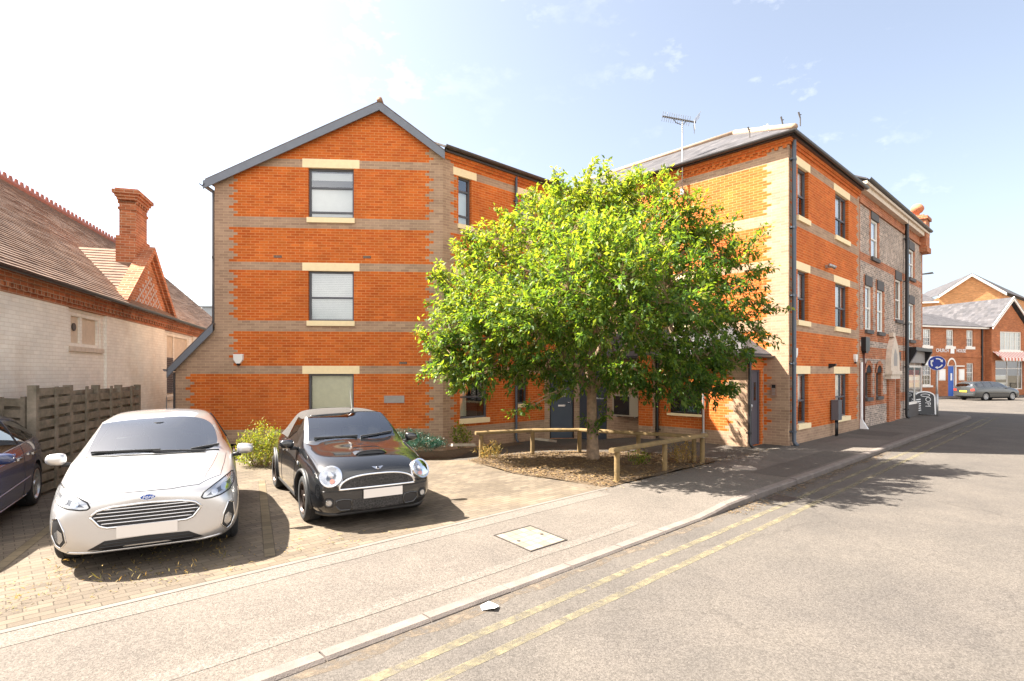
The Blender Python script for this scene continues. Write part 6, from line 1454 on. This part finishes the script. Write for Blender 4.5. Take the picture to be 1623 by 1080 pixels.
for q, nm in ((1, 'front'), (-1, 'rear')):
    f = lambda p, d=0: V(p[0], -q*(.22-.20*p[1]/AH)-q*d, p[1])
    mb = MB(); o1, o2 = arch(AW, AH, 0), arch(AW, AH, .05); A_ = [f(p, .012) for p in o1]; B_ = [f(p, .012) for p in o2]
    mb.grid(A_, B_, 0, True); mb.grid([f(p, -.012) for p in o1], A_, 0, True); bd3 = mb.build('frame', M_WSIGN, t)
    mb = MB(); mb.face([f(p, .004) for p in o2]); mb.face([f(p, -.008) for p in o2][::-1]); pn = mb.build('panel', M_BLACK, bd3)
    if q == 1:
        nv = V(0, -1, .18).normalized()
        mb = MB()
        for k in range(6): z = .18+.1*k; mb.face([f((-.33, z), .009), f((-.16, z+.04), .009), f((-.16, z+.085), .009), f((-.33, z+.05), .009)])
        mb.build('barber_stripes', M_WSIGN, pn)
        text('OPEN', .30, f((.10, .47), .012), face_rot((0, 0, 1), nv) @ Matrix.Rotation(math.pi, 4, 'Z'), .002, M_WSIGN, pn)
        mb = MB(); mb.tube([f((.17*math.cos(a)+.02, .93+.06*math.sin(a)), .012) for a in [2*math.pi*i/16 for i in range(17)]], .014, 6); mb.build('emblem', M_WSIGN, pn)
t = thing('street_lamp', 'slim grey street lamp whose arm shows above the corner roof', 'street lamp', (22.6, 33.0, -.1), 0)
mb = MB(); mb.tube([(0, 0, 0), (0, 0, 1.2), (0, 0, 7.6)], [.09, .07, .045], 12); mb.tube([(0, 0, 7.5), (.9, .2, 7.85), (2.4, .5, 8.05)], .028, 8); mb.build('post', M_STEEL, t, smooth=True, angle=50)
mb = MB(); mb.hexa([(2.3, .4, 8.02), (3.2, .6, 8.12), (3.15, .78, 8.12), (2.25, .6, 8.02), (2.3, .4, 8.08), (3.1, .58, 8.22), (3.05, .76, 8.22), (2.25, .6, 8.08)]); mb.build('lamp_head', M_DSTONE, t)

# ------------------------------------------------------------------ buildings across the junction
OC = V(36, 46, -.1)
CH = thing('church_house', 'red brick two storey house lettered CHURCH HOUSE across the junction', 'building', OC)
FK = Frame((33.8, 45), (.948, .318)); c0s, c1s = -5, 7.3
M_CWALL = M_FARRED
def plain(z): return [(40, 0)]
kop = [(-.2, .75, 4.15, 5.55), (2.55, 3.45, 4.15, 5.55), (5.0, 5.85, 4.15, 5.55), (5.0, 5.9, 1.15, 2.75), (-.3, .8, .9, 2.6), (2.75, 3.55, -.05, 2.55)]
mb = MB(OC); wall(mb, FK, c0s, c1s, -.3, 5.8, plain, kop, course=.6, reveal=.1); mb.fbox(FK, c0s, c1s, 3.25, 3.4, 0, .05, 0); mb.build('wall', M_CWALL, CH)
for o in kop[:3]: window(FK, *o, CH, OC, fm=M_WFRAME, rails=(.5,), bars=(3, 4), sill=.22, smat=M_WFRAME, ov=.15, depth=.08, fw=.08, blind_or_reflection=[(.05, .95, .55, .97)], bmat=M_BLIND_SKY)
for o in kop[3:5]: window(FK, *o, CH, OC, fm=M_WFRAME, rails=(.5,), bars=(3, 4), sill=.15, smat=M_WFRAME, ov=.1, depth=.08, fw=.08)
cd = door(FK, *kop[5], CH, OC, M_BLUEDOOR, frame=M_WFRAME)
mb = MB(OC); mb.fbox(FK, 3.1, 3.3, 1.3, 1.9, -.05, -.04); mb.build('door_notice', M_WSIGN, cd)
mb = MB(OC)
for i in range(10): a, b = math.pi*i/10, math.pi*(i+1)/10; mb.face([FK(3.15-.55*math.cos(a), 2.5+.7*math.sin(a), .03), FK(3.15-.55*math.cos(b), 2.5+.7*math.sin(b), .03), FK(3.15-.42*math.cos(b), 2.5+.55*math.sin(b), .03), FK(3.15-.42*math.cos(a), 2.5+.55*math.sin(a), .03)])
mb.fbox(FK, 3.56, 3.7, -.05, 2.5, -.02, .04); mb.fbox(FK, 3.5, 4.6, 2.45, 2.55, 0, .1); mb.build('door_arch', M_WFRAME, CH)
for a, b in ((1.6, 2.35), (4.0, 4.65)): mb = MB(OC); mb.fbox(FK, a, b, 1.3, 2.25, 0, .06); mb.fbox(FK, a+.1, b-.1, 1.42, 2.13, .06, .065, 1); mb.build('notice_board', [M_WFRAME, M_BLIND_SKY], CH)
mb = MB(OC); roof_plane(mb, [FK(c0s, 5.85, .35), FK(c1s+.3, 5.85, .35), FK(c1s-1, 7.3, -3.6), FK(c0s, 7.3, -3.6)]); mb.build('slate_roof', MATS['slate_roof'], CH)
mb = MB(OC); mb.fbox(FK, c0s, c1s, 5.68, 5.84, 0, .34); mb.build('eaves_board', M_WFRAME, CH)
text('CHURCH', .42, FK(2.02, 3.78, .03)-OC, face_rot(FK.d, FK.n), .01, M_WSIGN, CH, sx=.86); text('HOUSE', .42, FK(4.30, 3.78, .03)-OC, face_rot(FK.d, FK.n), .01, M_WSIGN, CH, sx=.86)
mb = MB(OC); mb.fbox(FK, 3.0, 3.42, 3.55, 3.95, 0, .05); mb.face([FK(2.95, 3.95, .05), FK(3.47, 3.95, .05), FK(3.21, 4.25, .05)]); mb.build('emblem', M_WSIGN, CH)
downpipe(FK, 6.85, 0, 5.7, CH, OC, r=.07, mat=M_BLACK)
# gabled bay with the shop
FBY = Frame(FK(7.3, 0, .5), FK.d); bw, bz, ba = 4.7, 5.75, 8.0
mb = MB(OC); bop2 = [(1.1, 3.9, 3.85, 5.5), (.5, 4.1, .5, 3.0)]; bs_ = (ba-bz)/(bw/2)
wall(mb, FBY, 0, bw, -.3, ba, plain, bop2, clips=[(-bs_, 1, bz), (bs_, 1, bz+bs_*bw)], course=.6)
FBL = Frame(FBY(0, 0, -4), FK.n); wall(mb, FBL, 0, 4, -.3, bz, plain, course=.6); FBR = Frame(FBY(bw, 0), -FK.n); wall(mb, FBR, 0, 4, -.3, bz, plain, course=.6)
mb.build('bay_wall', M_CWALL, CH)
window(FBY, *bop2[0], CH, OC, fm=M_WFRAME, rails=(), mull=(.25, .5, .75), bars=(8, 4), sill=.2, smat=M_WFRAME, ov=.15, depth=.06, fw=.09, blind_or_reflection=[(.03, .97, .03, .97)])
swf = window(FBY, *bop2[1], CH, OC, fm=M_WFRAME, rails=(.72,), mull=(.45, .85), depth=.06, fw=.08)
mb = MB(OC); mb.fbox(FBY, .6, 2.1, 1.35, 1.75, -.3, -.14); mb.fbox(FBY, .6, 2.1, .9, 1.1, -.3, -.14); mb.build('window_display', M_WSIGN, swf)
for (a, za, b, zb) in ((-.35, bz-.1, bw/2, ba+.18), (bw/2, ba+.18, bw+.35, bz-.1)):
    mb = MB(OC); mb.hexa([FBY(a, za, .35), FBY(b, zb, .35), FBY(b, zb, .28), FBY(a, za, .28), FBY(a, za+.32, .35), FBY(b, zb+.32, .35), FBY(b, zb+.32, .28), FBY(a, za+.32, .28)]); mb.build('bargeboard', M_WFRAME, CH)
mb = MB(OC); ap = FBY(bw/2, ba+.45, .36); bk_ = -FK.n*9
roof_plane(mb, [FBY(-.4, bz+.12, .36), ap, ap+bk_, FBY(-.4, bz+.12, -8.6)]); roof_plane(mb, [ap, FBY(bw+.4, bz+.12, .36), FBY(bw+.4, bz+.12, -8.6), ap+bk_]); mb.build('bay_roof', MATS['slate_roof'], CH)
M_AWN, _t, _b = newmat('striped_awning'); _w = _t.nodes.new('ShaderNodeTexWave'); _w.inputs['Scale'].default_value = .75; _w.bands_direction = 'X'; _uv = _t.nodes.new('ShaderNodeTexCoord'); _rr = _t.nodes.new('ShaderNodeValToRGB'); _rr.color_ramp.interpolation = 'CONSTANT'
_rr.color_ramp.elements[0].color = (.78, .72, .68, 1); _rr.color_ramp.elements[1].color = (.55, .16, .10, 1); _rr.color_ramp.elements[1].position = .5
_t.links.new(_uv.outputs['UV'], _w.inputs['Vector']); _t.links.new(_w.outputs['Fac'], _rr.inputs['Fac']); _t.links.new(_rr.outputs['Color'], _b.inputs['Base Color']); _b.inputs['Roughness'].default_value = .8
mb = MB(OC); A_ = [FBY(0.1, 3.75, .02), FBY(4.6, 3.75, .02)]; B_ = [FBY(0.0, 3.2, .9), FBY(4.7, 3.2, .9)]; C_ = [FBY(0., 2.95, .9), FBY(4.7, 2.95, .9)]
mb.face([B_[0], B_[1], A_[1], A_[0]], 0, uv=[(0, 0), (4.7, 0), (4.7, 1), (0, 1)]); mb.face([C_[0], C_[1], B_[1], B_[0]], 0, uv=[(0, 0), (4.7, 0), (4.7, 1), (0, 1)]); mb.face([A_[0], B_[0], C_[0]]); mb.face([A_[1], B_[1], C_[1]])
mb.build('striped_awning', M_AWN, CH)
t = thing('shop_sign', 'round edged blue and white sign on the house wall behind the roundabout sign', 'shop sign', FK(.9, 2.85, .05), FK.ang)
mb = MB(); mb.box(-1.15, .75, -.06, 0, -.28, .42); mb.build('board', M_WSIGN, t); mb = MB(); mb.lathe([(0, -.075), (.36, -.07), (.37, -.05)], 24, 'y', (.2, 0, .02)); mb.build('blue_roundel', pbr('light_blue', (.02, .22, .60), .4), t)
# large orange block behind
OG = V(50, 66, -.1); OB = thing('orange_brick_block', 'large pale orange brick block with a shallow white edged gable behind the house', 'building', OG)
FO_ = Frame((51.8-.93*14, 58+.37*14), (.93, -.37)); mb = MB(OG); ow, oz, oa, om = 14, 10.3, 12.3, 11.3
so_ = (oa-oz)/2.7; wall(mb, FO_, 0, ow, -.3, 13, plain, clips=[(-so_, 1, oz-so_*8.6), (so_, 1, oa+so_*om)] if False else [(-so_, 1, oa-so_*om), (so_, 1, oa+so_*om)], course=.8)
FO2 = Frame(FO_(0, 0, -.01), FO_.d); wall(mb, FO2, 0, ow, -.3, 9.6, plain, course=.8)
FOR = Frame(FO_(ow, 0), (.80, .60)); wall(mb, FOR, 0, 14, -.3, 10.2, plain, course=.8); mb.build('wall', M_FARORANGE, OB)
mb = MB(OG)
for (a, za, b, zb) in ((om-2.9, oz-.05, om, oa+.1), (om, oa+.1, ow+.25, oz-.1)): mb.hexa([FO_(a, za-.15, .3), FO_(b, zb-.15, .3), FO_(b, zb-.15, 0.02), FO_(a, za-.15, 0.02), FO_(a, za+.15, .3), FO_(b, zb+.15, .3), FO_(b, zb+.15, 0.02), FO_(a, za+.15, 0.02)])
mb.fbox(FO_, 0, om-2.9, 9.55, 9.75, 0, .3); mb.build('white_verge', M_WFRAME, OB)
mb = MB(OG); roof_plane(mb, [FO_(om-3, oz+.1, .3), FO_(om, oa+.28, .3), FO_(om, oa+.28, -14), FO_(om-3, oz+.1, -14)]); roof_plane(mb, [FO_(om, oa+.28, .3), FO_(ow+.3, oz+.05, .3), FOR(14, oz+.05, .3), FO_(om, oa+.28, -14)]); roof_plane(mb, [FO_(0, 9.75, .3), FO_(om-2.9, 9.75, .3), FO_(om-2.9, 11.2, -5), FO_(0, 11.2, -5)]); mb.build('slate_roof', MATS['slate_roof'], OB)
# low white roofed range and boundary wall by the house
t = thing('side_wall', 'dark red brick boundary wall and gate pier right of the awning shop', 'wall', FBY(7, 0, -.5), FK.ang)
mb = MB(); mb.box(-1.9, 12, -.15, .15, -.2, 4.3); mb.build('brickwork', M_OLDRED, t); mb = MB(); mb.box(-1.55, -.6, -.2, -.151, -.1, 2.2); mb.build('gate', M_DSTONE, t); mb = MB(); mb.box(-1.6, -1.1, -.4, -.152, 2.5, 3.4); mb.build('hanging_sign', M_WSIGN, t)
o = sheet('far_pavement', [tuple(FK(-12, 0, 2.2).xy), tuple(FK(30, 0, 2.2).xy), tuple(FK(30, 0, -.2).xy), tuple(FK(-12, 0, -.2).xy)], -.01, M_PAVE2, 0)
mb = MB(); mb.hexa([FK(-12, -.16, 2.32), FK(30, -.16, 2.32), FK(30, -.16, 2.2), FK(-12, -.16, 2.2), FK(-12, -.005, 2.32), FK(30, -.005, 2.32), FK(30, -.005, 2.2), FK(-12, -.005, 2.2)]); structure(mb.build('far_kerb', M_KERB))
t = thing('railing', 'low dark metal railing on the far pavement at the right edge', 'railing', FK(13.5, 0, 1.6), FK.ang)
mb = MB()
for z in (.15, 1.0): mb.bar((-1.5, 0, z), (9, 0, z), .04, .04)
for k in range(70): mb.bar((-1.5+k*.15, 0, .15), (-1.5+k*.15, 0, 1.0), .018, .018)
mb.build('bars', M_BLACK, t)
for x in (-1.5, 1.5, 4.5, 7.5): mb = MB(); mb.bar((x, 0, 0), (x, 0, 1.05), .06, .06); mb.build('post', M_BLACK, t)
# grey roofed house glimpsed behind the lean-to
OR = V(-22.5, 41, -.1); HB = thing('distant_house', 'distant house with brown tiled roof and grey dormer glimpsed behind the white hall', 'building', OR)
FR = Frame((-30, 40), (1, 0)); mb = MB(OR); wall(mb, FR, 0, 16, -.3, 4.6, plain, course=.8); mb.build('wall', M_WHITEBRICK, HB)
mb = MB(OR); roof_plane(mb, [FR(-.4, 4.5, .4), FR(16.4, 4.5, .4), FR(16.4, 6.4, -3), FR(-.4, 6.4, -3)]); mb.build('tiled_roof', M_TILE, HB)
mb = MB(OR); mb.fbox(FR, 6.6, 9.4, 5.6, 6.9, -3, -1.5); mb.fbox(FR, 6.4, 9.6, 6.9, 7.0, -3.1, -1.3); mb.build('dormer', pbr('zinc', (.30, .33, .36), .4, metal=.3), HB)
